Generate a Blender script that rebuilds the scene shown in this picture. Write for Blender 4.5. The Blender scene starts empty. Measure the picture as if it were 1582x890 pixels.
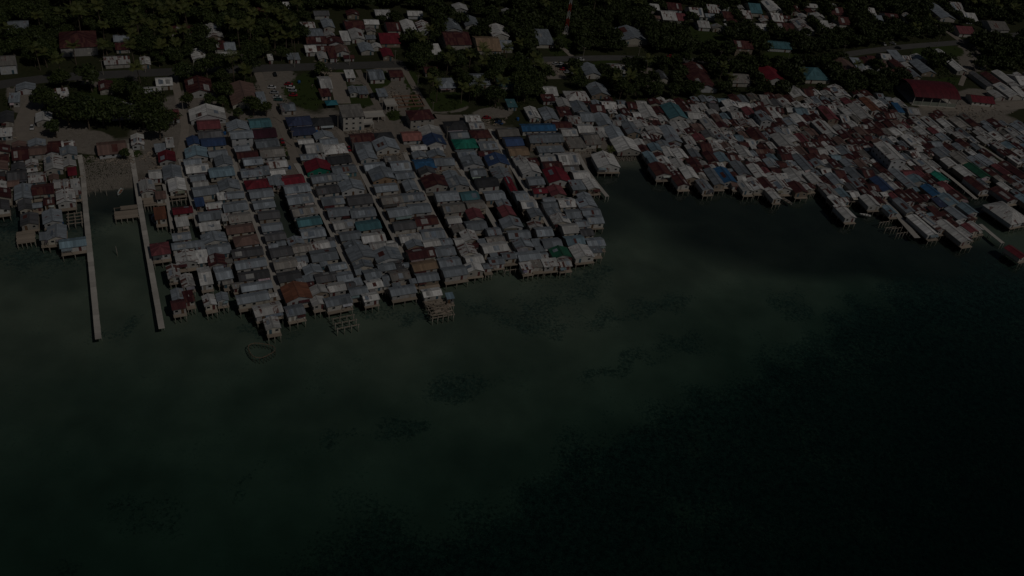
import bpy, math, random
import numpy as np
from mathutils import Matrix, Vector
random.seed(11); RNG = np.random.default_rng(11)
scene = bpy.context.scene
COL = scene.collection

# ------------------------------------------------------------------ camera
IW, IH, F = 1582.0, 890.0, 1390.0            # photograph's pixels, focal length in those pixels
H, PITCH, ROLL = 220.0, math.radians(38.0), math.radians(8.6)
fw = Vector((0, math.cos(PITCH), -math.sin(PITCH)))
R0 = Vector((1, 0, 0)); U0 = Vector((0, math.sin(PITCH), math.cos(PITCH)))
RC = R0*math.cos(ROLL) + U0*math.sin(ROLL)
UC = -R0*math.sin(ROLL) + U0*math.cos(ROLL)
CAM = Vector((0, 0, H))
cd = bpy.data.cameras.new('camera'); cam = bpy.data.objects.new('camera', cd); COL.objects.link(cam)
cd.sensor_width = 36.0; cd.lens = 36.0*F/IW; cd.clip_start = 1.0; cd.clip_end = 9000.0
m = Matrix.Identity(4)
for i in range(3):
    m[i][0], m[i][1], m[i][2], m[i][3] = RC[i], UC[i], -fw[i], CAM[i]
cam.matrix_world = m
scene.camera = cam

# ------------------------------------------------------------------ world, sun, exposure
SUN_EL, SUN_AZ = math.radians(50), math.radians(128)     # azimuth clockwise from +Y: sun behind the viewer's right shoulder
w = bpy.data.worlds.new('World'); scene.world = w; w.use_nodes = True
nt = w.node_tree
sky = nt.nodes.new('ShaderNodeTexSky'); sky.sky_type = 'NISHITA'; sky.sun_disc = False
sky.sun_elevation = SUN_EL; sky.sun_rotation = SUN_AZ; sky.dust_density = 1.5
nt.links.new(sky.outputs[0], nt.nodes['Background'].inputs[0])
nt.nodes['Background'].inputs[1].default_value = 0.05
sd = bpy.data.lights.new('sun', 'SUN'); sd.energy = 5.0; sd.angle = math.radians(0.5); sd.color = (1.0, 0.94, 0.86)
sun = bpy.data.objects.new('sun', sd); COL.objects.link(sun)
sdir = Vector((math.sin(SUN_AZ)*math.cos(SUN_EL), math.cos(SUN_AZ)*math.cos(SUN_EL), math.sin(SUN_EL)))
sun.rotation_euler = sdir.to_track_quat('Z', 'Y').to_euler()
sun.location = (0, 0, 400)
vs = scene.view_settings
vs.view_transform = 'Standard'; vs.look = 'None'; vs.gamma = 1.0; vs.exposure = -3.42; vs.use_curve_mapping = False
scene.cycles.max_bounces = 4; scene.cycles.transparent_max_bounces = 8

# ------------------------------------------------------------------ pixel <-> place
def un(x, y, z=0.0):
    d = fw*F + RC*(x-IW/2) - UC*(y-IH/2)
    return CAM + d*((z-H)/d.z)
def px(P):
    v = Vector(P)-CAM; zc = v.dot(fw)
    return (IW/2 + F*v.dot(RC)/zc, IH/2 - F*v.dot(UC)/zc)
def ppm(P): return F/(Vector(P)-CAM).dot(fw)
def sindep(P): v = Vector(P)-CAM; return -v.z/v.length
SX = [-200, 100, 230, 290, 370, 470, 570, 770, 900, 1050, 1200, 1350, 1480, 1582, 1800]
SS = [-.10, .09, .165, .26, .32, .44, .49, .55, .62, .72, .85, 1.05, 1.3, 1.45, 1.7]
def lane_dir(x, y, k=None):
    """unit ground vector running inland along the lanes at this place"""
    s = float(np.interp(x, SX, SS)) if k is None else k
    d = un(x-8*s, y-8)-un(x+8*s, y+8); d.z = 0
    return d.normalized()

# ------------------------------------------------------------------ mesh helpers
def link(o, parent=None):
    COL.objects.link(o)
    if parent is not None: o.parent = parent
    return o
def tag(o, label=None, cat=None, group=None, kind=None):
    if label: o['label'] = label
    if cat: o['category'] = cat
    if group: o['group'] = group
    if kind: o['kind'] = kind
    return o
def empty(name, loc, rz=0.0):
    o = bpy.data.objects.new(name, None); o.empty_display_size = 0.5
    o.location = loc; o.rotation_euler = (0, 0, rz); COL.objects.link(o); return o
class MB:
    def __init__(s): s.v = []; s.f = []; s.uv = []
    def quad(s, pts, uv=None):
        n = len(s.v); s.v += [tuple(p) for p in pts]; s.f.append(tuple(range(n, n+len(pts))))
        s.uv += uv if uv else [(0, 0)]*len(pts)
    def box(s, x0, x1, y0, y1, z0, z1):
        p = [(x0,y0,z0),(x1,y0,z0),(x1,y1,z0),(x0,y1,z0),(x0,y0,z1),(x1,y0,z1),(x1,y1,z1),(x0,y1,z1)]
        for f in ((3,2,1,0),(4,5,6,7),(0,1,5,4),(1,2,6,5),(2,3,7,6),(3,0,4,7)):
            s.quad([p[i] for i in f])
    def slab(s, top, t, uv=None):
        """thin plate under a top polygon"""
        n = len(top); s.quad(top, uv); lo = [(a, b, c-t) for a, b, c in top]
        s.quad(lo[::-1])
        for i in range(n):
            j = (i+1) % n; s.quad([top[i], lo[i], lo[j], top[j]])
    def bar(s, a, b, r):
        a, b = Vector(a), Vector(b); d = (b-a).normalized()
        u = d.orthogonal().normalized()*r; q = d.cross(u)
        A = [a+u, a+q, a-u, a-q]; B = [b+u, b+q, b-u, b-q]
        for i in range(4):
            j = (i+1) % 4; s.quad([A[i], A[j], B[j], B[i]])
        s.quad(A[::-1]); s.quad(B)
    def cone(s, a, b, r0, r1, n=7):
        a, b = Vector(a), Vector(b); d = (b-a).normalized()
        u = d.orthogonal().normalized(); q = d.cross(u)
        A = [a+(u*math.cos(t)+q*math.sin(t))*r0 for t in [2*math.pi*i/n for i in range(n)]]
        B = [b+(u*math.cos(t)+q*math.sin(t))*r1 for t in [2*math.pi*i/n for i in range(n)]]
        for i in range(n):
            j = (i+1) % n; s.quad([A[i], A[j], B[j], B[i]])
        s.quad(A[::-1]); s.quad(B)
    def mesh(s, name, mat=None):
        me = bpy.data.meshes.new(name); me.from_pydata(s.v, [], s.f)
        l = me.uv_layers.new(name='UVMap'); l.data.foreach_set('uv', [c for p in s.uv for c in p])
        if mat: me.materials.append(mat)
        return me
    def build(s, name, mat, parent=None, color=None):
        o = bpy.data.objects.new(name, s.mesh(name, mat)); link(o, parent)
        if color: o.color = color
        return o
def arr_mesh(name, verts, faces, mat):
    """numpy quads or triangles of one size"""
    me = bpy.data.meshes.new(name); nv, (nf, k) = len(verts), faces.shape
    me.vertices.add(nv); me.vertices.foreach_set('co', np.asarray(verts, np.float32).ravel())
    me.loops.add(nf*k); me.loops.foreach_set('vertex_index', faces.astype(np.int32).ravel())
    me.polygons.add(nf); me.polygons.foreach_set('loop_start', np.arange(0, nf*k, k, dtype=np.int32))
    me.update(calc_edges=True); me.materials.append(mat); return me

# ------------------------------------------------------------------ materials
class N:
    """small node-graph writer"""
    def __init__(s, name):
        s.m = bpy.data.materials.new(name); s.m.use_nodes = True; s.t = s.m.node_tree
        s.b = s.t.nodes['Principled BSDF']; s.out = s.t.nodes['Material Output']
    def n(s, typ, **kw):
        o = s.t.nodes.new('ShaderNode'+typ)
        for k, v in kw.items(): setattr(o, k, v)
        return o
    def set(s, sock, v):
        if hasattr(v, 'is_output') or isinstance(v, bpy.types.NodeSocket): s.t.links.new(v, sock)
        else: sock.default_value = v
    def math(s, op, a, b=0.0, c=None, clamp=False):
        o = s.n('Math', operation=op, use_clamp=clamp); s.set(o.inputs[0], a); s.set(o.inputs[1], b)
        if c is not None: s.set(o.inputs[2], c)
        return o.outputs[0]
    def mix(s, f, a, b, mode='MIX'):
        o = s.n('Mix', data_type='RGBA', blend_type=mode); s.set(o.inputs[0], f)
        s.set(o.inputs[6], a if not isinstance(a, tuple) else (*a, 1)); s.set(o.inputs[7], b if not isinstance(b, tuple) else (*b, 1))
        return o.outputs[2]
    def noise(s, vec, scale, detail=3.0, rough=0.55, out=0):
        o = s.n('TexNoise'); s.set(o.inputs['Vector'], vec); o.inputs['Scale'].default_value = scale
        o.inputs['Detail'].default_value = detail; o.inputs['Roughness'].default_value = rough
        return o.outputs[out]
    def ramp(s, f, a, b):
        o = s.n('MapRange', interpolation_type='SMOOTHSTEP'); s.set(o.inputs[0], f); o.inputs[1].default_value = a; o.inputs[2].default_value = b
        return o.outputs[0]
    def bump(s, h, dist, strength=1.0):
        o = s.n('Bump'); s.set(o.inputs['Height'], h); o.inputs['Distance'].default_value = dist; o.inputs['Strength'].default_value = strength
        s.t.links.new(o.outputs[0], s.b.inputs['Normal'])
    def fin(s, col, rough=0.8, metal=0.0, spec=0.3):
        s.set(s.b.inputs['Base Color'], col if not isinstance(col, tuple) else (*col, 1)); s.set(s.b.inputs['Roughness'], rough)
        s.b.inputs['Metallic'].default_value = metal; s.b.inputs['Specular IOR Level'].default_value = spec
        return s.m
def mat_roof():
    g = N('roof_metal'); oi = g.n('ObjectInfo'); uv = g.n('UVMap').outputs[0]
    sep = g.n('SeparateXYZ'); g.t.links.new(uv, sep.inputs[0]); u, v = sep.outputs[0], sep.outputs[1]
    cu = g.math('FLOOR', g.math('DIVIDE', u, 0.95)); cv = g.math('FLOOR', g.math('DIVIDE', v, 3.1))
    rnd = oi.outputs['Random']
    cb = g.n('CombineXYZ'); g.set(cb.inputs[0], cu); g.set(cb.inputs[1], cv); g.set(cb.inputs[2], g.math('MULTIPLY', rnd, 91.7))
    wn = g.n('TexWhiteNoise', noise_dimensions='3D'); g.t.links.new(cb.outputs[0], wn.inputs[0])
    tone = g.math('MULTIPLY_ADD', wn.outputs['Value'], 0.46, 0.76)
    cvx = g.n('CombineXYZ'); g.set(cvx.inputs[0], u); g.set(cvx.inputs[1], v); g.set(cvx.inputs[2], g.math('MULTIPLY', rnd, 53.0))
    stain = g.noise(cvx.outputs[0], 0.55, 5.0, 0.65)
    st2 = g.n('Mapping'); st2.inputs['Scale'].default_value = (2.6, .28, 1); g.t.links.new(cvx.outputs[0], st2.inputs[0])
    streak = g.noise(st2.outputs[0], 1.0, 4.0, 0.6)
    base = g.mix(1.0, oi.outputs['Color'], g.math('MULTIPLY', tone, g.math('MULTIPLY_ADD', streak, 0.5, 0.72)), 'MULTIPLY')
    rust = g.mix(stain, (0.050, 0.017, 0.015), (0.14, 0.048, 0.036))
    amt = g.math('SUBTRACT', 1.02, oi.outputs['Alpha'])
    sheet = g.math('MULTIPLY', wn.outputs['Value'], 0.42)
    f = g.ramp(g.math('ADD', g.math('SUBTRACT', g.math('MULTIPLY_ADD', stain, .55, g.math('MULTIPLY', streak, .35)), 0.92), g.math('ADD', g.math('MULTIPLY', amt, .8), sheet)), 0.0, 0.16)
    col = g.mix(f, base, rust)
    seam = g.math('LESS_THAN', g.math('FRACT', g.math('DIVIDE', u, 0.95)), 0.07)
    seam2 = g.math('LESS_THAN', g.math('FRACT', g.math('DIVIDE', v, 3.1)), 0.035)
    col = g.mix(g.math('MULTIPLY', g.math('MAXIMUM', seam, seam2), 0.35), col, (0.05, 0.045, 0.04))
    wave = g.math('SINE', g.math('MULTIPLY', u, 2*math.pi/0.32))
    g.bump(wave, 0.03, 0.6)
    return g.fin(col, g.math('MULTIPLY_ADD', f, 0.28, 0.5), 0.0, 0.45)
def mat_wall():
    g = N('painted_wall'); oi = g.n('ObjectInfo'); tc = g.n('TexCoord').outputs['Object']
    mp = g.n('Mapping'); mp.inputs['Scale'].default_value = (1.3, 1.3, .35); g.t.links.new(tc, mp.inputs[0])
    dirt = g.noise(mp.outputs[0], 0.9, 5.0, .65)
    sep = g.n('SeparateXYZ'); g.t.links.new(tc, sep.inputs[0])
    board = g.math('LESS_THAN', g.math('FRACT', g.math('MULTIPLY', g.math('ADD', sep.outputs[0], sep.outputs[1]), 2.2)), 0.12)
    col = g.mix(1.0, oi.outputs['Color'], g.math('MULTIPLY_ADD', dirt, .7, .6), 'MULTIPLY')
    col = g.mix(g.math('MULTIPLY', board, .22), col, (0.03, .025, .02))
    return g.fin(col, 0.85)
def mat_simple(name, c, rough=.8, var=.5, scale=.8, metal=0.0, obj=True):
    g = N(name); v = g.n('TexCoord').outputs['Object'] if obj else g.n('NewGeometry').outputs['Position']
    n = g.noise(v, scale, 4.0, .6); oi = g.n('ObjectInfo')
    t = g.math('MULTIPLY_ADD', n, var, 1-var*.5); t = g.math('MULTIPLY', t, g.math('MULTIPLY_ADD', oi.outputs['Random'], .3, .85))
    return g.fin(g.mix(1.0, c, t, 'MULTIPLY'), rough, metal)
def mat_color(name, rough=.5, var=.3):
    g = N(name); oi = g.n('ObjectInfo'); n = g.noise(g.n('TexCoord').outputs['Object'], 1.5, 3.0)
    return g.fin(g.mix(1.0, oi.outputs['Color'], g.math('MULTIPLY_ADD', n, var, 1-var*.5), 'MULTIPLY'), rough, 0.0, .4)
def mat_leaf(name, c1, c2, c3):
    g = N(name); oi = g.n('ObjectInfo'); pos = g.n('NewGeometry')
    c = g.mix(pos.outputs['Random Per Island'], c1, c2)
    c = g.mix(g.math('MULTIPLY', oi.outputs['Random'], .7), c, c3)
    big = g.noise(pos.outputs['Position'], .045, 2.0)
    c = g.mix(1.0, c, g.math('MULTIPLY_ADD', big, .9, .55), 'MULTIPLY')
    return g.fin(c, .62, 0, .25)
M = {}
M['roof'] = mat_roof(); M['wall'] = mat_wall()
M['wood'] = mat_simple('weathered_timber', (.17, .125, .09), .9, .8, 1.6)
M['plank'] = mat_simple('bleached_planks', (.30, .25, .20), .9, .8, 1.2)
M['conc'] = mat_simple('concrete', (.41, .385, .35), .9, .5, .35, obj=False)
M['stilt'] = mat_simple('stilt_timber', (.30, .27, .23), .9, .6, 1.0)
M['glass'] = mat_simple('window_glass', (.015, .018, .022), .12, .3, 1.0)
M['door'] = mat_color('door_paint', .6)
M['paint'] = mat_color('car_paint', .25, .1)
M['tyre'] = mat_simple('tyre_rubber', (.012, .012, .012), .9, .2)
M['leaf'] = mat_leaf('broad_leaves', (.014, .027, .008), (.064, .084, .026), (.042, .055, .012))
M['leaf_far'] = mat_leaf('far_leaves', (.012, .023, .008), (.052, .070, .023), (.034, .045, .011))
M['palm'] = mat_leaf('palm_fronds', (.034, .055, .014), (.115, .130, .040), (.10, .10, .026))
M['bark'] = mat_simple('bark', (.13, .10, .075), .95, .7, 2.0)
M['stone'] = mat_simple('beach_stone', (.19, .17, .145), .9, .9, 2.5)
M['tarp'] = mat_color('tarpaulin', .5)

# ------------------------------------------------------------------ shoreline, land masks
SHORE = [(-420,352),(-100,330),(0,322),(125,302),(205,286),(300,290),(450,302),(620,312),(760,292),(850,266),(905,258),(960,251),(1002,244),(1060,226),(1200,216),(1330,226),(1450,246),(1700,300),(2000,360)]
SH = np.array([[*un(x, y, 0).xy] for x, y in SHORE])
def shore_d(X, Y):
    """signed metres inland of the shoreline"""
    P = np.stack([X, Y], -1); best = np.full(X.shape, 1e9)
    for a, b in zip(SH[:-1], SH[1:]):
        ab = b-a; t = np.clip(((P-a)@ab)/(ab@ab), 0, 1); q = P-a-t[..., None]*ab
        best = np.minimum(best, np.hypot(q[..., 0], q[..., 1]))
    xs = np.concatenate([[-3000], SH[:, 0], [3000]]); ys = np.concatenate([[SH[0, 1]], SH[:, 1], [SH[-1, 1]]])
    return best*np.where(Y > np.interp(X, xs, ys), 1, -1)
def land_z(d):
    return np.where(d > 0, np.minimum(1.5, d*.16), np.where(d > -8, d*.14, np.where(d > -90, -1.12+(d+8)*.010, np.maximum(-1.94+(d+90)*.066, -15.0))))
def gz(P):
    return float(land_z(shore_d(np.array([P[0]]), np.array([P[1]])))[0])

def px_arr(X, Y, Z=0.0):
    vx, vy, vz = X, Y, Z-H
    zc = vx*fw.x+vy*fw.y+vz*fw.z
    return IW/2+F*(vx*RC.x+vy*RC.y+vz*RC.z)/zc, IH/2-F*(vx*UC.x+vy*UC.y+vz*UC.z)/zc
def blob(PX, PY, x, y, rx, ry, a=0.0):
    c, s = math.cos(a), math.sin(a); dx, dy = PX-x, PY-y
    return np.clip(1.6-((dx*c+dy*s)/rx)**2-((-dx*s+dy*c)/ry)**2, 0, 1)
# grown places, measured on the photograph: (x, y, half-width, half-height, tilt) on the ground
BED = [(430,900),(500,802),(560,752),(660,772),(780,738),(848,694),(852,648),(930,640),(980,607),(1053,585),(1168,540),(1184,520),(1258,498),(1296,458),(1340,443),(1400,415),(1480,408),(1582,396),(1900,370),(1900,1600),(430,1600)]   # edge of the seagrass bed
SEAGRASS_THIN = [(620,650,52,12,-.05),(518,662,22,9,-.3),(720,588,50,20,-.25),(372,718,46,9,-.75),(205,775,60,30,.1),(1000,545,90,11,-.32),(1065,518,36,7,.2),
            (820,480,60,20,-.1),(960,478,110,12,-.22),(560,470,60,13,.1),(75,862,26,12,-.4),(1215,460,30,24,0),(740,475,35,12,0),(640,490,30,8,0),(880,430,60,24,0),(40,360,110,46,0),(420,502,50,12,0),(175,505,45,10,-.3)]
SILT = [(180,308,80,20,0),(330,320,120,34,0),(1080,300,170,44,.12),(1330,360,170,48,.2),(1480,400,130,36,.25),(980,275,80,22,0),(60,330,90,24,0),(700,330,260,50,0),(1500,300,100,30,.4),(1230,372,200,44,.12),(1400,396,150,34,.1)]
GRASSY = [(470,145,34,28,0),(555,152,26,16,0),(535,122,12,12,0),(580,125,16,16,0),(640,128,14,18,0),(640,190,12,5,0),(690,160,24,14,0),(150,160,30,16,0),(435,243,16,12,0),(212,240,16,6,0),(133,250,12,6,0),
          (1440,87,36,12,0),(1090,60,40,22,0),(1210,88,24,6,0),(640,165,10,16,0),(600,180,10,10,0),(930,108,18,10,0),(870,70,20,16,0),(435,20,30,8,0),(180,135,24,16,0),(1460,130,24,8,0)]
DIRT = [(60,215,70,30,0),(140,225,30,14,0),(430,140,26,26,0),(300,180,40,40,0),(600,150,50,50,0),(690,168,26,9,0),(840,108,26,14,0),(1000,120,14,20,0),(1520,165,60,20,0),(1490,95,26,22,0),(760,180,36,10,0),(500,240,300,60,0),(1100,200,170,24,0),(1400,200,160,30,0),(1520,160,60,16,0),(900,210,70,40,0),(980,58,20,14,0),(30,150,26,24,0),(170,130,40,14,0)]

# one sheet for dry land and sea floor, fine where the photograph looks
def terrain():
    gx = np.concatenate([[-6000,-2500,-1200,-700], np.arange(-480, 480.1, 2.2), [700,1200,2500,6000]])
    gy = np.concatenate([[-3000,-800,-200,-40], np.arange(20, 700.1, 2.2), [760,900,1300,2500,7000]])
    X, Y = np.meshgrid(gx, gy); d = shore_d(X, Y)
    wob = np.sin(X*.11+1.3*np.sin(Y*.07))*1.6+np.sin(Y*.21+X*.05)*1.1
    Z = land_z(d+wob)
    PX, PY = px_arr(X, Y)
    PX = PX+np.sin(X*.13+Y*.05)*9; PY = PY+np.sin(Y*.12-X*.08)*4
    sg = np.zeros_like(X)
    QX = PX+11*np.sin(X*.31+Y*.12)+7*np.sin(Y*.43-X*.2)+12*np.sin(X*.06-Y*.05); QY = PY+5*np.sin(Y*.37+X*.17)+4*np.sin(X*.53)
    ins = np.zeros(X.shape, bool); dist = np.full(X.shape, 1e9)
    for (x1, y1), (x2, y2) in zip(BED, BED[1:]+BED[:1]):
        c_ = ((y1 > QY) != (y2 > QY)) & (QX < (x2-x1)*(QY-y1)/((y2-y1) or 1e-9)+x1); ins ^= c_
        t_ = np.clip(((QX-x1)*(x2-x1)+(QY-y1)*(y2-y1))/((x2-x1)**2+(y2-y1)**2), 0, 1); dist = np.minimum(dist, np.hypot(QX-x1-t_*(x2-x1), QY-y1-t_*(y2-y1)))
    sg = np.clip(.42+np.where(ins, dist/75, -dist/40)*np.where(QX < 800, .55, 1.0), 0, 1)*(PY > 300)
    si = np.zeros_like(X)
    for b in SILT: si = np.maximum(si, blob(PX, PY, *b))
    for b in SEAGRASS_THIN: sg = np.maximum(sg, .56*blob(QX, QY, b[0], b[1], b[2]*1.15, b[3]*1.25, b[4]))
    gr = np.zeros_like(X)
    for b in GRASSY: gr = np.maximum(gr, blob(PX, PY, *b))
    di = np.zeros_like(X)
    for b in DIRT: di = np.maximum(di, blob(PX, PY, *b))
    ny, nx = X.shape; idx = np.arange(ny*nx).reshape(ny, nx)
    f = np.stack([idx[:-1, :-1], idx[:-1, 1:], idx[1:, 1:], idx[1:, :-1]], -1).reshape(-1, 4)
    g = N('ground_and_sea_floor'); pos = g.n('NewGeometry').outputs['Position']
    def at(n):
        a = g.n('Attribute', attribute_name=n); return a.outputs['Fac']
    n1 = g.noise(pos, .55, 6.0, .68); n2 = g.noise(pos, .06, 4.0, .55); n3 = g.noise(pos, 2.2, 3.0, .6); n4 = g.noise(pos, .022, 3.0, .6); n5 = g.noise(pos, .95, 4.0, .75)
    sand = g.mix(g.ramp(n4, .35, .66), (.125, .135, .112), (.20, .20, .165))
    sand = g.mix(1.0, sand, g.math('MULTIPLY_ADD', n2, .8, .6), 'MULTIPLY')
    sand = g.mix(g.math('MULTIPLY', at('silt'), g.math('MULTIPLY_ADD', n2, .5, .6)), sand, (.030, .034, .034))
    weed = g.mix(g.ramp(g.math('MULTIPLY_ADD', n3, .4, g.math('MULTIPLY', n1, .6)), .36, .66), (.010, .022, .023), (.085, .128, .118))
    f1 = g.ramp(g.math('ADD', at('seagrass'), g.math('MULTIPLY', g.math('SUBTRACT', g.math('MULTIPLY_ADD', n5, .70, g.math('MULTIPLY', n2, .40)), .55), 4.6)), .34, .80)
    sea = g.mix(g.math('MULTIPLY', f1, g.math('MULTIPLY_ADD', at('seagrass'), .55, .44)), sand, weed)
    dirt = g.mix(n1, (.12, .103, .086), (.28, .252, .22)); dirt = g.mix(1.0, dirt, g.math('MULTIPLY_ADD', n3, .7, .65), 'MULTIPLY')
    scrub = g.mix(n1, (.014, .021, .009), (.055, .055, .026))
    grass = g.mix(n3, (.018, .030, .009), (.055, .075, .020))
    land = g.mix(g.ramp(g.math('ADD', at('dirt'), g.math('MULTIPLY', g.math('SUBTRACT', n2, .5), 1.2)), .25, .55), scrub, dirt)
    land = g.mix(g.ramp(g.math('ADD', at('grass'), g.math('MULTIPLY', g.math('SUBTRACT', n1, .5), 1.1)), .3, .55), land, grass)
    sepz = g.n('SeparateXYZ'); g.t.links.new(pos, sepz.inputs[0])
    shore = g.mix(n1, (.07, .06, .05), (.23, .205, .175))
    land = g.mix(g.ramp(sepz.outputs[2], 1.45, 1.0), land, shore)
    col = g.mix(g.ramp(sepz.outputs[2], -.25, .12), sea, land)
    g.bump(n1, .25, .5)
    me = arr_mesh('ground', np.stack([X, Y, Z], -1).reshape(-1, 3), f, g.fin(col, .95, 0, .15))
    for nm, a in (('silt', si), ('seagrass', sg), ('grass', gr), ('dirt', di)):
        at_ = me.attributes.new(nm, 'FLOAT', 'POINT'); at_.data.foreach_set('value', a.astype(np.float32).ravel())
    me.polygons.foreach_set('use_smooth', np.ones(len(f), bool))
    o = bpy.data.objects.new('ground', me); link(o); tag(o, 'village dirt, grass and pale sandy sea floor with seagrass', 'ground', kind='structure')
terrain()

def water():
    g = N('sea_water'); t = g.t; t.nodes.remove(g.b)
    pos = g.n('NewGeometry').outputs['Position']
    tr = g.n('BsdfTransparent'); tr.inputs[0].default_value = (.92, .95, .93, 1)
    gl = g.n('BsdfGlossy'); gl.inputs['Roughness'].default_value = .05; gl.inputs[0].default_value = (1, 1, 1, 1)
    fr = g.n('Fresnel'); fr.inputs[0].default_value = 1.33
    h = g.math('ADD', g.noise(pos, .9, 3.0, .6), g.math('MULTIPLY', g.noise(pos, .16, 2.0, .5), 2.0))
    b = g.n('Bump'); g.set(b.inputs['Height'], h); b.inputs['Distance'].default_value = .05; b.inputs['Strength'].default_value = .5
    t.links.new(b.outputs[0], gl.inputs['Normal']); t.links.new(b.outputs[0], fr.inputs['Normal'])
    mx = g.n('MixShader'); t.links.new(fr.outputs[0], mx.inputs[0]); t.links.new(tr.outputs[0], mx.inputs[1]); t.links.new(gl.outputs[0], mx.inputs[2])
    t.links.new(mx.outputs[0], g.out.inputs[0])
    # light is lost with depth, red first
    va = g.n('VolumeAbsorption'); va.inputs['Color'].default_value = (.20, .50, .45, 1); va.inputs['Density'].default_value = .14
    t.links.new(va.outputs[0], g.out.inputs[1])
    mb = MB(); mb.box(-6000, 6000, -3000, 430, -30, 0)
    o = mb.build('water', g.m); tag(o, 'calm shallow green sea in front of the village', 'sea', kind='structure')
water()

# ------------------------------------------------------------------ occupied ground (oriented rectangles)
OCC = []          # (cx, cy, ux, uy, half-width, half-length)
def rect(P, u, hw, hl): return (P[0], P[1], u.x, u.y, hw, hl)
def overlap(a, b, slack=0.25):
    dx, dy = b[0]-a[0], b[1]-a[1]
    if dx*dx+dy*dy > (math.hypot(a[4], a[5])+math.hypot(b[4], b[5]))**2: return -1
    pen = 1e9
    for r in (a, b):
        for ax in ((r[2], r[3]), (-r[3], r[2])):
            e = 0
            for q in (a, b):
                e += abs(ax[0]*q[2]+ax[1]*q[3])*q[5] + abs(-ax[0]*q[3]+ax[1]*q[2])*q[4]
            pen = min(pen, e-abs(dx*ax[0]+dy*ax[1]))
    return pen-slack
def free(r, slack=0.25): return all(overlap(r, q, slack) <= 0 for q in OCC)

# ------------------------------------------------------------------ roads, lanes, piers
def ribbon(name, pts, width, mat, z=.0, label=None, kind='structure', cat=None, thick=.12, zfun=None, block=True, seg=4.0):
    P = []
    for (a, b) in zip(pts[:-1], pts[1:]):
        A, B = un(*a, 1.5), un(*b, 1.5); n = max(1, int((B-A).length/seg))
        P += [A.lerp(B, i/n) for i in range(n)]
    P.append(un(*pts[-1], 1.5))
    for q in range(3):
        P = [P[0]]+[(P[i-1]+P[i]*2+P[i+1])/4 for i in range(1, len(P)-1)]+[P[-1]]
    out = []
    for i, p in enumerate(P):
        t = (P[min(i+1, len(P)-1)]-P[max(i-1, 0)]); t.z = 0; t.normalize()
        zz = zfun(p) if zfun else max(gz(p), -.2)+z
        out.append((Vector((p.x, p.y, zz)), t))
        if block and i % 1 == 0: OCC.append((p.x, p.y, t.x, t.y, width/2, seg/2))
    return out
def strip(mb, path, w, th):
    side = lambda p, t, s: (p.x-t.y*w/2*s, p.y+t.x*w/2*s, p.z)
    for (p, t), (q, u) in zip(path[:-1], path[1:]):
        mb.slab([side(p, t, 1), side(p, t, -1), side(q, u, -1), side(q, u, 1)], th)
def road(name, pts, w, mat, label, z=.05):
    mb = MB(); strip(mb, ribbon(name, pts, w, mat, z), w, .1)
    return tag(mb.build(name, M[mat]), label, 'road', kind='structure')
M['asphalt'] = mat_simple('worn_asphalt', (.085, .082, .078), .9, .5, .3, obj=False)
M['dirtroad'] = mat_simple('packed_earth_lane', (.23, .20, .17), .95, .5, .4, obj=False)
road('road', [(-60,140),(40,125),(95,119),(240,112),(320,109),(420,105),(520,102),(625,99)], 8.5, 'asphalt', 'grey asphalt road running across behind the village')
road('road', [(800,93),(870,91),(950,89),(1050,93),(1170,97),(1260,92),(1335,80),(1400,72),(1480,66),(1540,58),(1640,45)], 7.0, 'asphalt', 'asphalt road crossing the wooded upper slope past the roofs')
road('road', [(1488,66),(1470,53),(1452,40),(1440,28)], 5, 'dirtroad', 'short side road climbing from the asphalt road junction', .06)
for pts, wd, lb in [
    ([(60,150),(38,185),(44,215)], 9, 'wide dirt lane among trees beside the left cluster'),
    ([(268,110),(270,124),(278,160),(287,193),(283,222),(278,245)], 3.6, 'narrow earth lane beside the rusty-roofed house'),
    ([(343,195),(350,215),(360,245)], 2.6, 'earth lane beside the two-storey white house'),
    ([(398,112),(410,140),(424,167),(449,225),(457,252)], 4.2, 'pale straight lane past the row of parked cars'),
    ([(519,112),(525,140),(530,160)], 8, 'broad earth yard lane below the teal tent'),
    ([(512,180),(518,193),(543,232),(553,255)], 2.8, 'earth lane beside the white block building'),
    ([(553,108),(570,140),(587,170),(607,203),(625,235)], 3.2, 'straight concrete lane past the grassy plots'),
    ([(622,103),(640,135),(660,167),(685,207),(702,250)], 3.4, 'straight lane past the brick foundation'),
    ([(664,179),(690,182),(715,181)], 5, 'short concrete cross street by the maroon hip roof'),
    ([(855,65),(875,78),(888,92)], 3.2, 'track from the road up to the radio mast'),
    ([(842,95),(855,112),(862,122)], 12, 'earth yard below the asphalt road'),
    ([(992,100),(1005,118),(1015,132)], 4, 'dirt track between dark trees behind the shacks'),
    ([(1420,165),(1500,168),(1545,165),(1600,160)], 9, 'pale yard in front of the sports hall'),
    ([(1505,92),(1492,112),(1484,132)], 3, 'lane beside the long low building'),
]:
    road('lane', pts, wd, 'dirtroad', lb, .04)

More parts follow.
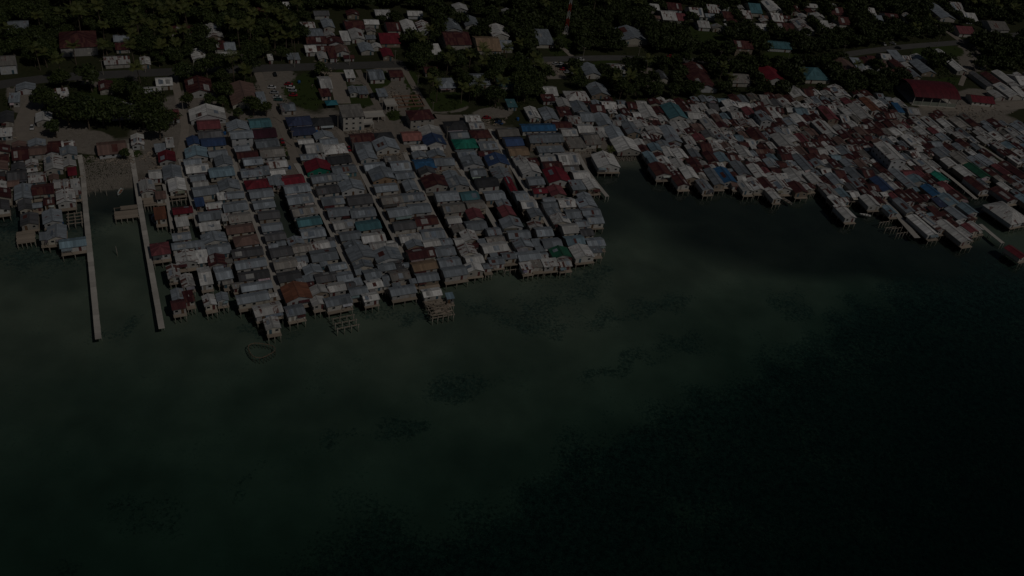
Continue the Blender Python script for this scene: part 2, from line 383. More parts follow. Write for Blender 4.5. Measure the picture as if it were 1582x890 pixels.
def deck_z(p): return 1.72 if gz(p) > .9 else 1.78
CUBE = {}
def cube(mat):
    if mat not in CUBE:
        mb = MB(); mb.box(-.5, .5, -.5, .5, -.5, .5); CUBE[mat] = mb.mesh('unit_block_'+mat, M[mat])
    return CUBE[mat]
def block(name, mat, parent, loc, size, color=None, rz=0.0):
    o = bpy.data.objects.new(name, cube(mat)); o.location = loc; o.scale = size
    if rz: o.rotation_euler = (0, 0, rz)
    link(o, parent)
    if color: o.color = color
    return o
def pier(pts, w, label, slabs=False, mat='conc', group=None, legs=True, name='pier'):
    path = ribbon('p', pts, w, None, zfun=deck_z, seg=3.0)
    zs = [p.z for p, t in path]
    for k in range(4): zs = [zs[0]]+[(zs[i-1]+zs[i]+zs[i+1])/3 for i in range(1, len(zs)-1)]+[zs[-1]]
    path = [(Vector((p.x, p.y, z)), t) for (p, t), z in zip(path, zs)]
    base = path[0][0].copy(); base.z = gz(base)
    root = empty(name, base)
    path = [(p-base, t) for p, t in path]
    if slabs:
        for i in range(len(path)-1):
            (p, t), (q, u) = path[i], path[i+1]; mb = MB()
            e = (q-p)*.008
            dz = random.uniform(-.02, .02); a = p+e+Vector((0, 0, dz)); b = q-e+Vector((0, 0, dz))
            strip(mb, [(a, t), (b, u)], w+random.uniform(-.06, .06), .22); mb.build('deck_slab', M[mat], root)
    else:
        mb = MB(); strip(mb, path, w, .18); mb.build('deck', M[mat], root)
    if legs:
        for i in range(0, len(path), 2):
            p, t = path[i]; W = p+base
            if gz(W) > .3: continue
            for s in (-1, 1):
                zb = gz(W)-.3; zt = W.z-.2
                q = (p.x-t.y*w*.4*s, p.y+t.x*w*.4*s, (zb+zt)/2-base.z)
                block('leg', mat, root, q, (.24, .24, zt-zb), rz=math.atan2(t.y, t.x))
    tag(root, label, 'pier', group or 'walkways and piers over the water')
    return root
pier([(123,240),(128,265),(133,330),(142,420),(152,524)], 2.0, 'long bare concrete pier with a forked end, reaching farthest into the bay', True)
pier([(200,222),(205,250),(222,350),(236,430),(250,508)], 2.0, 'bare concrete pier ending in open water beside the crowded stilt rows', True)
for pts, wd, lb in [
    ([(278,246),(287,277),(296,308),(307,353)], 1.9, 'narrow walkway past the bright white gable to the small platform hut'),
    ([(253,285),(258,303),(262,330),(266,354)], 1.4, 'thin plank walkway beside the orange-red hut'),
    ([(360,246),(367,272),(387,323),(404,369),(418,415),(433,464)], 2.4, 'walkway running out beside the long blue-grey roofs to the orange roof'),
    ([(457,253),(474,280),(492,318),(520,375),(545,428)], 2.4, 'walkway running out from the lane of parked cars'),
    ([(553,256),(567,283),(590,330),(625,400)], 2.2, 'walkway running out beside the tan-walled gable house'),
    ([(625,236),(640,272),(668,330),(690,370)], 2.2, 'walkway running out between the blue tarp house and its neighbours'),
    ([(702,251),(722,278),(750,322),(790,391)], 2.4, 'walkway running out past the green hip roof row'),
    ([(757,200),(773,228),(793,262),(820,305),(850,352)], 2.2, 'walkway running out beside the red-and-white row house'),
    ([(892,237),(905,262),(922,285),(938,304)], 2.0, 'walkway ending in the lagoon beside the white roofs'),
    ([(1428,243),(1450,261),(1473,278),(1508,308)], 2.2, 'narrow walkway edging the dark channel by the pavilion'),
    ([(1510,223),(1538,241),(1566,259),(1590,274)], 2.2, 'ochre lane between long rust roofs beside the channel'),
    ([(1370,312),(1384,330),(1398,347),(1417,368)], 3.2, 'plank boardwalk dropping to the water in front of the long white sheds'),
    ([(1514,347),(1530,361),(1549,376)], 2.2, 'plank gangway leading to the small red-roofed hut'),
]:
    pier(pts, wd, lb)

# ------------------------------------------------------------------ houses
PAL = {'w': ((.55,.545,.53), 'white'), 'b': ((.24,.27,.30), 'blue-grey'), 'd': ((.10,.10,.105), 'dark grey'), 'k': ((.045,.046,.05), 'charcoal'),
       'r': ((.19,.020,.032), 'red'), 'm': ((.078,.020,.022), 'maroon'), 'u': ((.045,.08,.175), 'deep blue'), 'U': ((.035,.125,.26), 'bright blue'), 't': ((.075,.18,.205), 'teal'),
       'n': ((.02,.22,.155), 'sea-green'), 'G': ((.02,.105,.06), 'dark green'), 'p': ((.21,.062,.07), 'pinkish red'), 'o': ((.21,.085,.05), 'orange-brown'),
       'y': ((.29,.20,.13), 'tan'), 'c': ((.25,.235,.215), 'concrete grey'), 'N': ((.05,.065,.125), 'navy'), 'V': ((.065,.018,.032), 'dark plum'),
       'l': ((.20,.29,.345), 'pale blue'), 'B': ((.20,.125,.105), 'dusty brown'), 'P': ((.36,.15,.13), 'rose')}
WALLS = [(.50,.49,.46), (.44,.44,.43), (.48,.45,.39), (.34,.32,.29), (.26,.21,.165), (.42,.40,.37), (.45,.46,.47), (.38,.37,.36)]
THINGS = []       # everything that gets a label by relation: dict(o, x, y, desc, cat, fixed)
LAND = []         # landmarks (x, y, phrase)
def roof_mesh(kind, W, D, rise, ov=.45):
    """sheet roof centred on x,y; eaves at z=0; front (seaward) is -y"""
    mb = MB(); a, b = W/2+ov, D/2+ov; t = .09
    jit = lambda: random.uniform(-.04, .04)
    if kind == 'g':                       # ridge along y, gable toward the sea
        s = math.hypot(a, rise)
        for sg in (-1, 1):
            top = [(sg*a, -b, jit()), (sg*a, b, jit()), (0, b, rise), (0, -b, rise)]
            uv = [(0, 0), (2*b, 0), (2*b, s), (0, s)]
            if sg > 0: pass
            else: top = top[::-1]; uv = uv[::-1]
            mb.slab(top, t, uv)
    elif kind == 's':                     # ridge along x
        s = math.hypot(b, rise)
        for sg in (-1, 1):
            top = [(-a, sg*b, jit()), (a, sg*b, jit()), (a, 0, rise), (-a, 0, rise)]
            uv = [(0, 0), (2*a, 0), (2*a, s), (0, s)]
            if sg > 0: top = top[::-1]; uv = uv[::-1]
            mb.slab(top, t, uv)
    elif kind == 'f':                     # single slope falling to the sea
        s = math.hypot(2*b, rise)
        mb.slab([(-a, -b, 0), (a, -b, jit()), (a, b, rise), (-a, b, rise+jit())], t, [(0, 0), (2*a, 0), (2*a, s), (0, s)])
    elif kind == 'h':                     # hip
        r = max(0.0, a-b) if a > b else 0.0; q = 0.0 if a > b else b-a
        A, B_, C_, D_ = (-a,-b,0), (a,-b,0), (a,b,0), (-a,b,0); R1, R2 = (-r,-q,rise), (r,q,rise)
        s = math.hypot(min(a, b), rise)
        if a > b:
            fs = [([A,B_,R2,R1], [(0,0),(2*a,0),(a+r,s),(a-r,s)]), ([C_,D_,R1,R2], [(0,0),(2*a,0),(a+r,s),(a-r,s)]), ([B_,C_,R2], [(0,0),(2*b,0),(b,s)]), ([D_,A,R1], [(0,0),(2*b,0),(b,s)])]
        else:
            fs = [([A,B_,R1], [(0,0),(2*a,0),(a,s)]), ([C_,D_,R2], [(0,0),(2*a,0),(a,s)]), ([B_,C_,R2,R1], [(0,0),(2*b,0),(b+q,s),(b-q,s)]), ([D_,A,R1,R2], [(0,0),(2*b,0),(b+q,s),(b-q,s)])]
        for p, uv in fs: mb.slab(p, t, uv)
    return mb
def wall_mesh(kind, W, D, h, rise):
    mb = MB(); a, b = W/2, D/2
    f = [(-a,-b), (a,-b), (a,b), (-a,b)]
    hh = [h, h, h, h]
    if kind == 'f': hh = [h, h, h+rise*.9, h+rise*.9]
    for i in range(4):
        j = (i+1) % 4
        mb.quad([(*f[i], 0), (*f[j], 0), (*f[j], hh[j]), (*f[i], hh[i])])
    if kind == 'g':
        e = rise*(1-0.0)*a/(a+.45)
        mb.quad([(-a,-b,h), (a,-b,h), (0,-b,h+rise-.12)]); mb.quad([(a,b,h), (-a,b,h), (0,b,h+rise-.12)])
    if kind == 's':
        mb.quad([(a,-b,h), (a,b,h), (a,0,h+rise-.12)]); mb.quad([(-a,b,h), (-a,-b,h), (-a,0,h+rise-.12)])
    mb.quad([(-a,-b,0), (-a,b,0), (a,b,0), (a,-b,0)])
    return mb
ROOFW = {'g': 'gable-roofed', 's': 'ridge-roofed', 'h': 'hip-roofed', 'f': 'lean-to-roofed'}
def surf(kind, W, D, rise, x, y, ov=.45):
    """roof height above the eaves at x,y"""
    a, b = W/2+ov, D/2+ov
    if kind == 'g': return rise*(1-abs(x)/a)
    if kind == 's': return rise*(1-abs(y)/b)
    if kind == 'f': return rise*(y+b)/(2*b)
    return rise*min(1-abs(x)/a if a <= b else (a-abs(x))/b, 1-abs(y)/b if b <= a else (b-abs(y))/a, 1)
def house(P, u, W, D, kind, col, storeys=1, wall=None, name='house', front=False, rust=None, patch=None, small=False, label=None, lm=None, windows=True, detail=True):
    z0 = gz(P); wet = z0 < .75
    base = Vector((P[0], P[1], max(z0, -3.0)))
    rz = math.atan2(u.y, u.x)-math.pi/2+random.gauss(0, .022)
    root = empty(name, base, rz)
    deck = (1.65-base.z) if wet else .12
    h = 2.6*(storeys-1)+2.35+random.uniform(-.2, .3)
    if small: h *= .85
    span = {'g': W, 's': D, 'h': min(W, D), 'f': D}[kind]
    rise = span*random.uniform(.15, .2)+.15 if kind != 'f' else span*.09+.2
    if kind == 'h': rise = span*.24
    c = PAL[col][0]; k = random.uniform(.68, 1.3) if col in 'wbcd' else random.uniform(.8, 1.1)
    if rust is None: rust = {'w': random.choice([0, .1, .2, .3]), 'b': random.choice([0, 0, .1, .15]), 'm': .35, 'c': .15}.get(col, .04)
    wc = wall or random.choice(WALLS); kk = random.uniform(.8, 1.1)
    wo = wall_mesh(kind, W, D, h, rise).build('wall', M['wall'], root, (*[q*kk for q in wc], 1)); wo.location.z = deck
    ro = roof_mesh(kind, W, D, rise).build('roof', M['roof'], root, (*[min(1, q*k) for q in c], 1-rust)); ro.location.z = deck+h
    if kind in 'gs' and detail:
        L = (D if kind == 'g' else W)+.9
        block('ridge_cap', 'roof', ro, (0, 0, rise+.03), (.5, L, .08) if kind == 'g' else (L, .5, .08), (*[min(1, q*k*1.1) for q in c], 1-rust*.5))
    # loose sheets laid over the roof
    npatch = patch if patch is not None else (random.choice([0, 0, 1, 2, 3]) if col in 'wbmc' else random.choice([0, 0, 0, 1]))
    if not detail: npatch = min(npatch, 1)
    for i in range(npatch):
        pw, pd = random.uniform(.12, .3)*W, random.uniform(.3, .46)*D
        if kind == 'g': x = random.choice((-1, 1))*random.uniform(.24, .3)*W; pw = min(pw, .38*W); y = random.uniform(-.28, .28)*D
        elif kind == 's': x = random.uniform(-.34, .34)*W; y = -random.uniform(.23, .27)*D if random.random() < .7 else .25*D; pd = min(pd, .4*D)
        else: x = random.uniform(-.2, .2)*W; y = random.uniform(-.12, .12)*D; pw *= .7; pd *= .5
        if kind == 'h': continue
        pc, pr = random.choice([((.34,.34,.33), .05), ((.11,.03,.025), .5), ((.11,.03,.025), .5), ((.20,.24,.29), .05), ((.22,.20,.18), .35)])
        if col in 'm': pc, pr = ((.34,.33,.32), .1)
        elif name not in ('shack', 'row_house', 'tin_house') and random.random() < .75: pc, pr = random.choice([((.34,.34,.33), .05), ((.17,.20,.24), .02), ((.26,.29,.33), .02), ((.30,.34,.38), 0)])
        zf = lambda xx, yy: surf(kind, W, D, rise, xx, yy)+.05+.012*i
        q = [(x-pw/2, y-pd/2), (x+pw/2, y-pd/2), (x+pw/2, y+pd/2), (x-pw/2, y+pd/2)]
        mb = MB(); mb.slab([(xx, yy, zf(xx, yy)) for xx, yy in q], .035, [(0, 0), (pw, 0), (pw, pd), (0, pd)])
        mb.build('roof_sheet', M['roof'], ro, (*pc, 1-pr))
    if detail and kind in 'gs' and random.random() < .34:      # half the roof re-laid in newer or older sheet
        sg = random.choice((-1, 1)); q_ = random.choice([.6, .72, 1.3, 1.45]) if col in 'wbcd' else random.choice([.75, 1.25])
        if kind == 's': x0, x1, y0, y1 = sorted((0, sg*W*.5))+[-D*.5-.35, -.25]
        else: x0, x1, y0, y1 = sorted((sg*.25, sg*(W*.5+.35)))+[-D*.5-.3, random.uniform(-.1, .2)*D]
        zf = lambda xx, yy: surf(kind, W, D, rise, xx, yy)+.035
        mb = MB(); uvq = [(x0, y0), (x1, y0), (x1, y1), (x0, y1)]
        mb.slab([(xx, yy, zf(xx, yy)) for xx, yy in uvq], .03, uvq if kind == 's' else [(b_, a_) for a_, b_ in uvq]); mb.build('roof_sheet', M['roof'], ro, (*[min(.7, t_*k*q_) for t_ in c], 1-rust*.6))
    if detail and random.random() < (.38 if wet else .22):      # lean-to over the porch
        pw = W*random.uniform(.35, .8); xo = random.choice((-1, 1))*(W-pw)/2; pd = random.uniform(1.0, 1.7); pcl = random.choice(['w', 'b', 'm', 'c', 'd'])
        mb = MB(); y0 = -D/2-.02; zt = h-.28
        mb.slab([(xo-pw/2, y0-pd, zt-.35), (xo+pw/2, y0-pd, zt-.35), (xo+pw/2, y0, zt), (xo-pw/2, y0, zt)], .06, [(0, 0), (pw, 0), (pw, pd), (0, pd)])
        po = mb.build('porch_roof', M['roof'], root, (*[t_*random.uniform(.8, 1.1) for t_ in PAL[pcl][0]], .8)); po.location.z = deck
        for sx in (-1, 1): block('porch_post', 'stilt', root, (xo+sx*(pw/2-.12), y0-pd+.12, deck+(zt-.35)/2-.05), (.12, .12, zt-.4))
    # openings on the seaward side and the sunny side
    if windows:
        nw = max(2, int(W/3.2)) if detail else 2
        dcol = random.choice([(.12,.07,.04,1), (.05,.10,.13,1), (.25,.23,.20,1), (.10,.03,.03,1)])
        di = random.randrange(nw)
        for s in range(storeys):
            for i in range(nw):
                x = (i+.5)/nw*W-W/2
                if i == di and s == 0: block('door', 'door', root, (x, -D/2-.02, deck+1.05), (.95, .08, 2.0), dcol)
                else:
                    wn = block('window', 'door', root, (x, -D/2-.015, deck+1.42+2.6*s), (1.25, .07, 1.0), (.42,.41,.38,1))
                    if detail: block('pane', 'glass', wn, (0, -.35, 0), (.84, 1.0, .8))
        if storeys > 1:
            for s in range(storeys):
                for i in range(max(2, int(D/3.2))):
                    y = (i+.5)/max(2, int(D/3.2))*D-D/2
                    wn = block('window', 'door', root, (-W/2-.015, y, deck+1.42+2.6*s), (.07, 1.25, 1.0), (.42,.41,.38,1)); block('pane', 'glass', wn, (-.35, 0, 0), (1.0, .84, .8))
        if detail:
            for i in range(max(1, int(D/4))):
                y = (i+.5)/max(1, int(D/4))*D-D/2
                block('window', 'glass', root, (W/2+.015, y, deck+1.42), (.07, 1.1, .95))
    if wet:
        porch = random.uniform(.6, 1.6)
        block('platform', 'plank', root, (0, -porch/2, deck-.14), (W+.5, D+.5+porch, .22))
        nx, ny = (max(3, int(W/2.6)), 2) if front else (2, 2)
        for j in range(ny):
            for i in range(nx):
                x = -W/2+.15+(W-.3)*i/(nx-1); y = -D/2-porch+.1 if j == 0 else D/2-.1
                hgt = deck-.2+.5
                block('stilt', 'stilt', root, (x, y, (deck-.2)-hgt/2), (.24, .24, hgt))
        if front and D > 5:
            for s in (-1, 1): block('stilt', 'stilt', root, (s*(W/2-.15), 0, (deck-.2)/2-.2), (.24, .24, deck+.2))
    rname = ROOFW[kind]
    d = dict(o=root, x=px(base)[0], y=px(base+Vector((0, 0, deck+h)))[1], desc='%s %s %s' % (('rust-streaked ' if rust > .28 and col != 'm' else '')+PAL[col][1], rname, {'stilt_house': 'stilt house', 'shack': 'shack', 'house': 'house', 'hut': 'hut'}.get(name, name.replace('_', ' '))),
             cat={'stilt_house': 'house', 'shack': 'house', 'row_house': 'house', 'tin_house': 'house'}.get(name, name.replace('_', ' ')), fixed=label,
             group={'stilt_house': 'stilt houses along the walkways', 'shack': 'packed tin-roofed shacks', 'house': 'houses on dry land'}.get(name, 'village buildings'))
    if storeys > 1: d['desc'] = {2: 'two-storey ', 3: 'three-storey '}[storeys]+d['desc']
    THINGS.append(d)
    if lm: LAND.append((d['x'], d['y'], lm))
    return root
VIEWS = []
def place(x, y, w, hpx, kind, col, storeys=1, slope=None, force=False, name=None, **kw):
    """house whose roof covers w by hpx pixels around x,y in the photograph"""
    z = 4.9+2.6*(storeys-1)
    P = un(x, y, z); g0 = gz(P)
    if g0 > .75: z = 1.6+3.3+2.6*(storeys-1); P = un(x, y, z)
    s = ppm(P); W = (w+1.5)/s; D = (hpx+2.2)/(s*sindep(P))
    u = lane_dir(x, y, slope)
    W = max(2.6, W-.9); D = max(2.6, D-.9)
    tries = 0
    while True:
        r = rect(P, u, W/2+.15, D/2+.2)
        pen = max([overlap(r, q) for q in OCC] or [-1])
        if pen <= 0 or force: break
        tries += 1
        if tries > 9:
            return None
        # step away from what it meets, then trim
        v = Vector((0, 0, 0))
        for q in OCC:
            o = overlap(r, q)
            if o > 0:
                e = Vector((P[0]-q[0], P[1]-q[1], 0))
                if e.length > 1e-3: v += e.normalized()*min(o, 1.2)*.55
        P = P+v; W *= .965; D *= .965
    OCC.append(r)
    if g0 > .75: VIEWS.append(rect(P-u*(D/2+4.0), u, W/2, 4.0))
    nm = name or ('stilt_house' if gz(P) < .75 else 'house')
    return house(P, u, W, D, kind, col, storeys, name=nm, **kw)

# x y w h roof colour [options]   read off the photograph
HAND = '''
178 224 42 18 s B; 212 214 18 14 g w; 190 168 38 14 g w; 22 150 14 10 f b
10 178 18 14 g d; 60 180 24 12 g w; 9 202 16 9 f w; 31 234 22 18 s m; 57 230 26 11 s B; 78 229 20 11 g m; 82 250 25 19 g w; 106 231 24 11 g b lm=red_corner; 111 263 10 9 f r
26 267 27 13 s d; 57 271 24 13 s w; 94 279 22 11 s w; 116 283 10 11 f w; 35 294 24 20 g b F; 66 290 30 14 s m F; 101 301 26 19 g w F; 117 293 10 9 f w; 38 315 18 13 g d F; 44 338 27 17 g d F
80 332 27 17 g b F; 87 357 27 18 g b F; 112 372 37 12 s l F lm=the_patched_pale-blue_roof_by_the_pier; 68 363 11 9 f b; 224 286 22 19 g w F; 241 269 20 14 s w; 247 300 17 10 f B; 247 328 16 15 f o F lm=the_orange-brown_hut; 247 382 27 17 h p F lm=the_pinkish_hip_roof
307 131 38 20 g m lm=the_white-patched_maroon_roof; 375 143 40 29 g B lm=the_dusty-brown_gable_house; 402 151 13 18 f b; 320 174 52 15 g w; 322 189 34 13 s p; 325 205 36 10 s d; 329 217 35 11 s u; 367 193 32 11 g b; 371 205 34 11 s b 2 lm=the_two-storey_white-walled_house
401 188 32 12 s t wt lm=the_teal-walled_house; 407 203 36 13 s V; 412 218 34 11 s b; 420 233 36 13 s c; 462 184 37 12 h N lm=the_navy_hip_roof; 468 199 36 11 s N; 495 185 34 11 h k; 282 213 26 14 g u lm=the_deep-blue_gable; 297 233 36 14 g l; 258 240 26 14 g r lm=the_red_gable_by_the_beach; 247 226 15 9 f b; 262 219 10 11 f w
485 226 26 13 s w; 442 163 22 11 s b; 255 124 24 11 s w; 262 174 26 13 s p; 502 125 18 18 s w; 502 141 15 8 f m; 265 266 28 20 g b F; 274 289 32 22 g w F lm=the_bright_white_gable; 303 257 34 12 s w; 348 246 26 12 g b; 345 262 39 14 s l lm=the_pale-blue_patched_roof; 355 283 32 13 g b; 315 293 38 13 s b F; 308 310 13 10 f u
362 299 28 9 s b; 342 302 10 8 f w; 363 316 36 13 s b; 370 333 33 13 s c; 350 334 8 9 f w; 370 350 40 12 s B; 322 330 37 13 s b F; 324 348 32 10 f w F; 281 341 18 11 f w F; 280 363 26 10 s b; 330 365 36 13 g b; 290 376 48 9 s b; 380 369 36 14 h B
390 247 28 10 s b; 387 264 32 12 s b; 410 262 12 10 f b; 393 281 40 13 h r lm=the_red_hip_roof; 418 278 10 11 f b; 452 274 33 13 s r; 430 277 12 13 f b; 487 256 40 14 g r wn lm=the_red_gable_with_a_green_front; 492 274 40 12 s b; 397 297 36 12 s b; 401 313 34 12 s b; 405 331 34 12 s d; 408 348 34 12 s b; 412 364 34 11 s d
459 289 40 12 s b; 497 291 36 12 s d; 463 305 38 13 s b; 470 322 38 13 s c; 477 340 36 12 s t; 483 357 36 13 s b; 505 308 36 12 s b; 512 326 36 13 s b
288 396 32 16 g w F; 312 394 16 16 f w; 268 416 20 20 g w F; 288 430 20 19 g w F; 316 424 18 26 s w F; 274 452 18 15 g b F; 275 468 20 13 s m F; 291 455 14 14 f m F; 323 461 18 15 g w F; 343 457 17 10 g b F; 333 399 28 15 g m; 345 420 24 16 s b
382 387 46 12 s d; 387 405 46 12 s b; 392 422 46 12 s d; 396 439 46 11 s b; 390 457 48 13 s b F; 413 475 42 16 s w F; 420 497 22 16 g w F lm=the_white_hut_farthest_out_by_the_fish_pen; 455 477 28 15 s b F; 453 450 42 24 g o F lm=the_big_orange-brown_roof; 485 460 24 13 g w F; 433 386 34 13 s d; 440 404 36 14 s c; 446 424 36 14 s d
522 462 42 13 s b F; 572 456 24 11 s w F; 622 445 40 12 s b F; 668 450 32 12 s w F; 692 457 9 8 f l F; 500 392 40 16 s b; 545 392 42 19 g b; 597 392 44 18 g b; 647 388 46 14 s m lm=the_striped_maroon_roof; 684 385 34 15 s b; 694 402 34 12 s b; 702 417 38 13 s b F; 722 383 26 14 g w; 732 397 28 13 s w; 543 417 30 18 s b; 617 422 30 14 s c; 575 420 26 14 s b; 655 408 38 13 s y; 660 425 34 12 s b; 505 425 36 14 s d; 520 440 30 14 s w
649 175 38 13 h m 2 lm=the_maroon_hip_roof; 590 142 14 8 f b; 560 138 14 8 f b; 535 136 15 9 g b; 532 113 14 9 f w; 580 113 22 13 s b; 611 111 20 9 s m; 689 126 26 13 h b; 665 106 20 7 s m; 555 211 37 12 s m; 560 224 26 11 s b; 587 208 36 11 h k lm=the_charcoal_hip_roof; 596 222 38 14 g b; 630 207 32 13 s P lm=the_rose_striped_roof
665 201 34 11 g w; 672 215 36 13 g u lm=the_deep-blue_gable_by_the_green_hip_roof; 702 192 34 12 h k; 709 206 28 9 s b; 714 219 38 13 h n lm=the_sea-green_hip_roof; 727 179 26 11 s w; 735 191 24 10 s w; 742 205 32 11 h m; 517 227 36 13 h w; 523 243 36 11 s k; 530 259 38 11 s b wt; 505 243 14 9 f w; 567 237 26 12 g b; 578 254 32 10 s b; 584 268 40 16 g b wy lm=the_tan-walled_gable
543 286 36 12 g b; 618 253 30 13 s b; 621 267 32 11 s b; 634 283 20 13 g b; 650 250 34 13 s U lm=the_bright_blue_tarp_roof; 690 247 34 11 s b; 669 278 40 15 g m lm=the_maroon_gable; 705 279 34 13 g b; 590 288 36 11 s b; 720 235 30 11 s b; 728 248 34 13 g b; 738 264 24 10 s b wG; 742 280 36 13 s k; 645 300 40 12 s b; 690 300 36 13 s b; 600 306 36 13 s c; 555 306 38 13 s d; 560 326 38 13 s b; 568 345 38 13 s t; 520 345 36 13 s w; 527 364 36 13 s b; 576 364 36 13 s w; 605 326 38 13 s b; 612 346 38 13 s d; 620 366 38 13 s w; 652 318 36 13 s b; 660 338 36 13 s m; 668 358 36 14 s b; 700 318 34 13 s c; 728 327 28 15 g p; 735 345 32 13 s b; 725 362 24 13 g w; 754 300 34 13 s b
783 202 34 11 s c; 793 216 28 11 s u; 800 231 32 12 s y lm=the_tan_roof; 831 195 54 9 s U lm=the_bright_blue_long_roof; 842 210 54 12 s b 2; 850 227 46 7 f b; 753 222 28 11 s b; 768 245 34 13 g u; 797 247 24 11 g w; 818 247 20 10 f m; 808 260 34 13 g w; 848 242 28 9 s w; 853 253 30 9 s m; 876 243 32 16 s w; 861 269 36 18 g r lm=the_red_gable_by_the_lagoon; 823 172 18 14 g w; 848 175 24 15 g b; 846 138 26 12 s w; 847 149 22 7 f m; 891 146 36 12 h w; 924 137 30 13 g b; 870 157 20 10 g w; 895 163 24 12 g b; 790 158 14 8 f t; 872 171 20 10 f m; 886 183 20 10 s w; 905 178 20 12 s b; 868 190 34 9 s m; 878 201 26 11 s w; 903 196 24 12 s w; 932 183 26 15 g b; 950 203 26 15 g b; 912 212 26 16 s c; 890 219 30 12 f c; 936 247 36 17 g w F lm=the_white_roof_standing_over_the_lagoon; 922 165 22 10 s m; 940 160 22 9 s w
775 264 28 14 g b; 789 282 10 20 g r; 823 278 26 11 s b; 780 248 10 9 f w; 897 268 26 10 s w F; 892 284 22 11 f b F; 914 282 20 13 g w F; 860 293 24 12 g p; 783 325 22 13 g p; 787 343 34 12 g b; 796 360 36 11 s b; 764 380 40 13 s w F; 817 392 36 12 s b F; 866 388 30 13 g G F lm=the_dark_green_gable; 899 387 32 16 g w F; 857 337 30 12 g w; 852 373 30 13 s b; 880 350 26 13 s w F; 825 312 26 12 s w; 835 325 22 11 g b; 805 300 20 12 s b; 875 310 26 12 s w F; 885 328 24 12 s b F; 888 368 30 12 s l F; 840 356 26 12 s b; 765 352 26 12 s b; 745 312 30 12 s c; 812 408 20 9 f w F; 850 404 24 9 f w F; 770 400 26 11 s b F
'''
BACK = '''
28 36 28 11 s b; 120 58 52 22 h m 2 lm=the_large_maroon_hip_roof_in_the_trees; 187 56 22 8 s b; 189 68 20 9 s m; 180 90 36 11 s w; 225 95 16 11 g w; 10 90 24 13 s c 2; 50 137 36 11 g b; 95 142 18 11 f w; 163 130 20 12 g m; 242 131 34 10 s w; 328 46 26 17 g w; 286 43 44 9 s m; 306 82 20 12 g w; 338 67 16 11 s m; 354 68 16 11 s b; 352 82 26 8 s w; 357 93 22 8 s c; 419 93 9 8 f w; 447 94 10 9 f b; 458 91 11 9 f b; 443 8 8 7 f w; 483 48 28 9 s b; 506 35 17 10 g b; 488 60 30 9 s m; 479 73 16 9 s w; 503 73 26 7 s m; 498 86 18 12 g w; 514 85 12 9 f m
546 36 28 11 s m; 551 51 20 13 g w; 533 55 12 10 f w; 565 71 20 10 g b; 568 86 28 12 g b; 606 39 20 11 s m; 600 57 30 14 s r; 600 83 18 11 g r; 631 38 20 13 g w; 655 40 20 13 g w; 697 37 26 13 g b; 703 57 40 18 s m 2 lm=the_long_maroon_hall; 673 75 14 11 f w; 727 31 22 11 g b; 752 65 36 19 s y lm=the_tan_hall; 770 46 26 13 g w; 780 67 18 11 s b; 737 120 34 15 s b; 780 126 22 9 f t; 837 57 30 16 f b lm=the_grey_roof_by_the_mast; 974 52 42 15 g b lm=the_wide_blue-grey_roof_in_the_woods; 912 106 24 13 g b; 954 103 26 12 s w; 1022 115 16 10 g d; 1031 22 22 11 s w; 1049 24 16 9 s p; 1010 10 20 8 s w; 1040 8 22 8 s m
1241 38 24 13 g w; 1193 8 22 11 g w; 1163 11 18 11 s t; 1150 20 16 9 s w; 1198 25 18 9 s w; 1211 39 28 9 s m; 1146 67 28 9 s m 2; 1201 67 38 8 s t; 1076 106 32 14 g m; 1085 125 36 16 g m lm=the_pair_of_maroon_barns; 1141 119 30 11 s c; 1191 113 34 16 g r lm=the_red_roof_in_the_trees; 1255 112 42 14 h t lm=the_teal_roof_in_the_trees; 1306 100 30 11 g B; 1073 17 20 10 s w; 1268 35 18 9 s w; 1085 35 18 8 s w; 1100 12 20 9 s w; 1120 20 18 9 s m; 1175 40 16 7 s w; 1290 15 20 8 s m; 1300 30 18 8 s m; 1340 15 18 8 s w; 1352 28 16 8 s b; 1375 25 20 8 s m
1453 17 24 13 g b; 1472 9 20 9 s w; 1492 22 22 9 s w; 1408 28 16 9 g w; 1490 47 30 8 s p; 1555 47 40 11 s c; 1426 102 24 12 g b; 1385 85 16 9 f b; 1388 96 18 11 g m; 1405 108 18 9 g b; 1358 96 18 9 s B; 1325 96 14 8 f b; 1515 120 13 15 g d; 1535 120 18 11 g m; 1553 117 18 11 g w; 1571 121 18 11 s w; 1557 138 24 12 g w; 1575 143 14 9 f w
'''
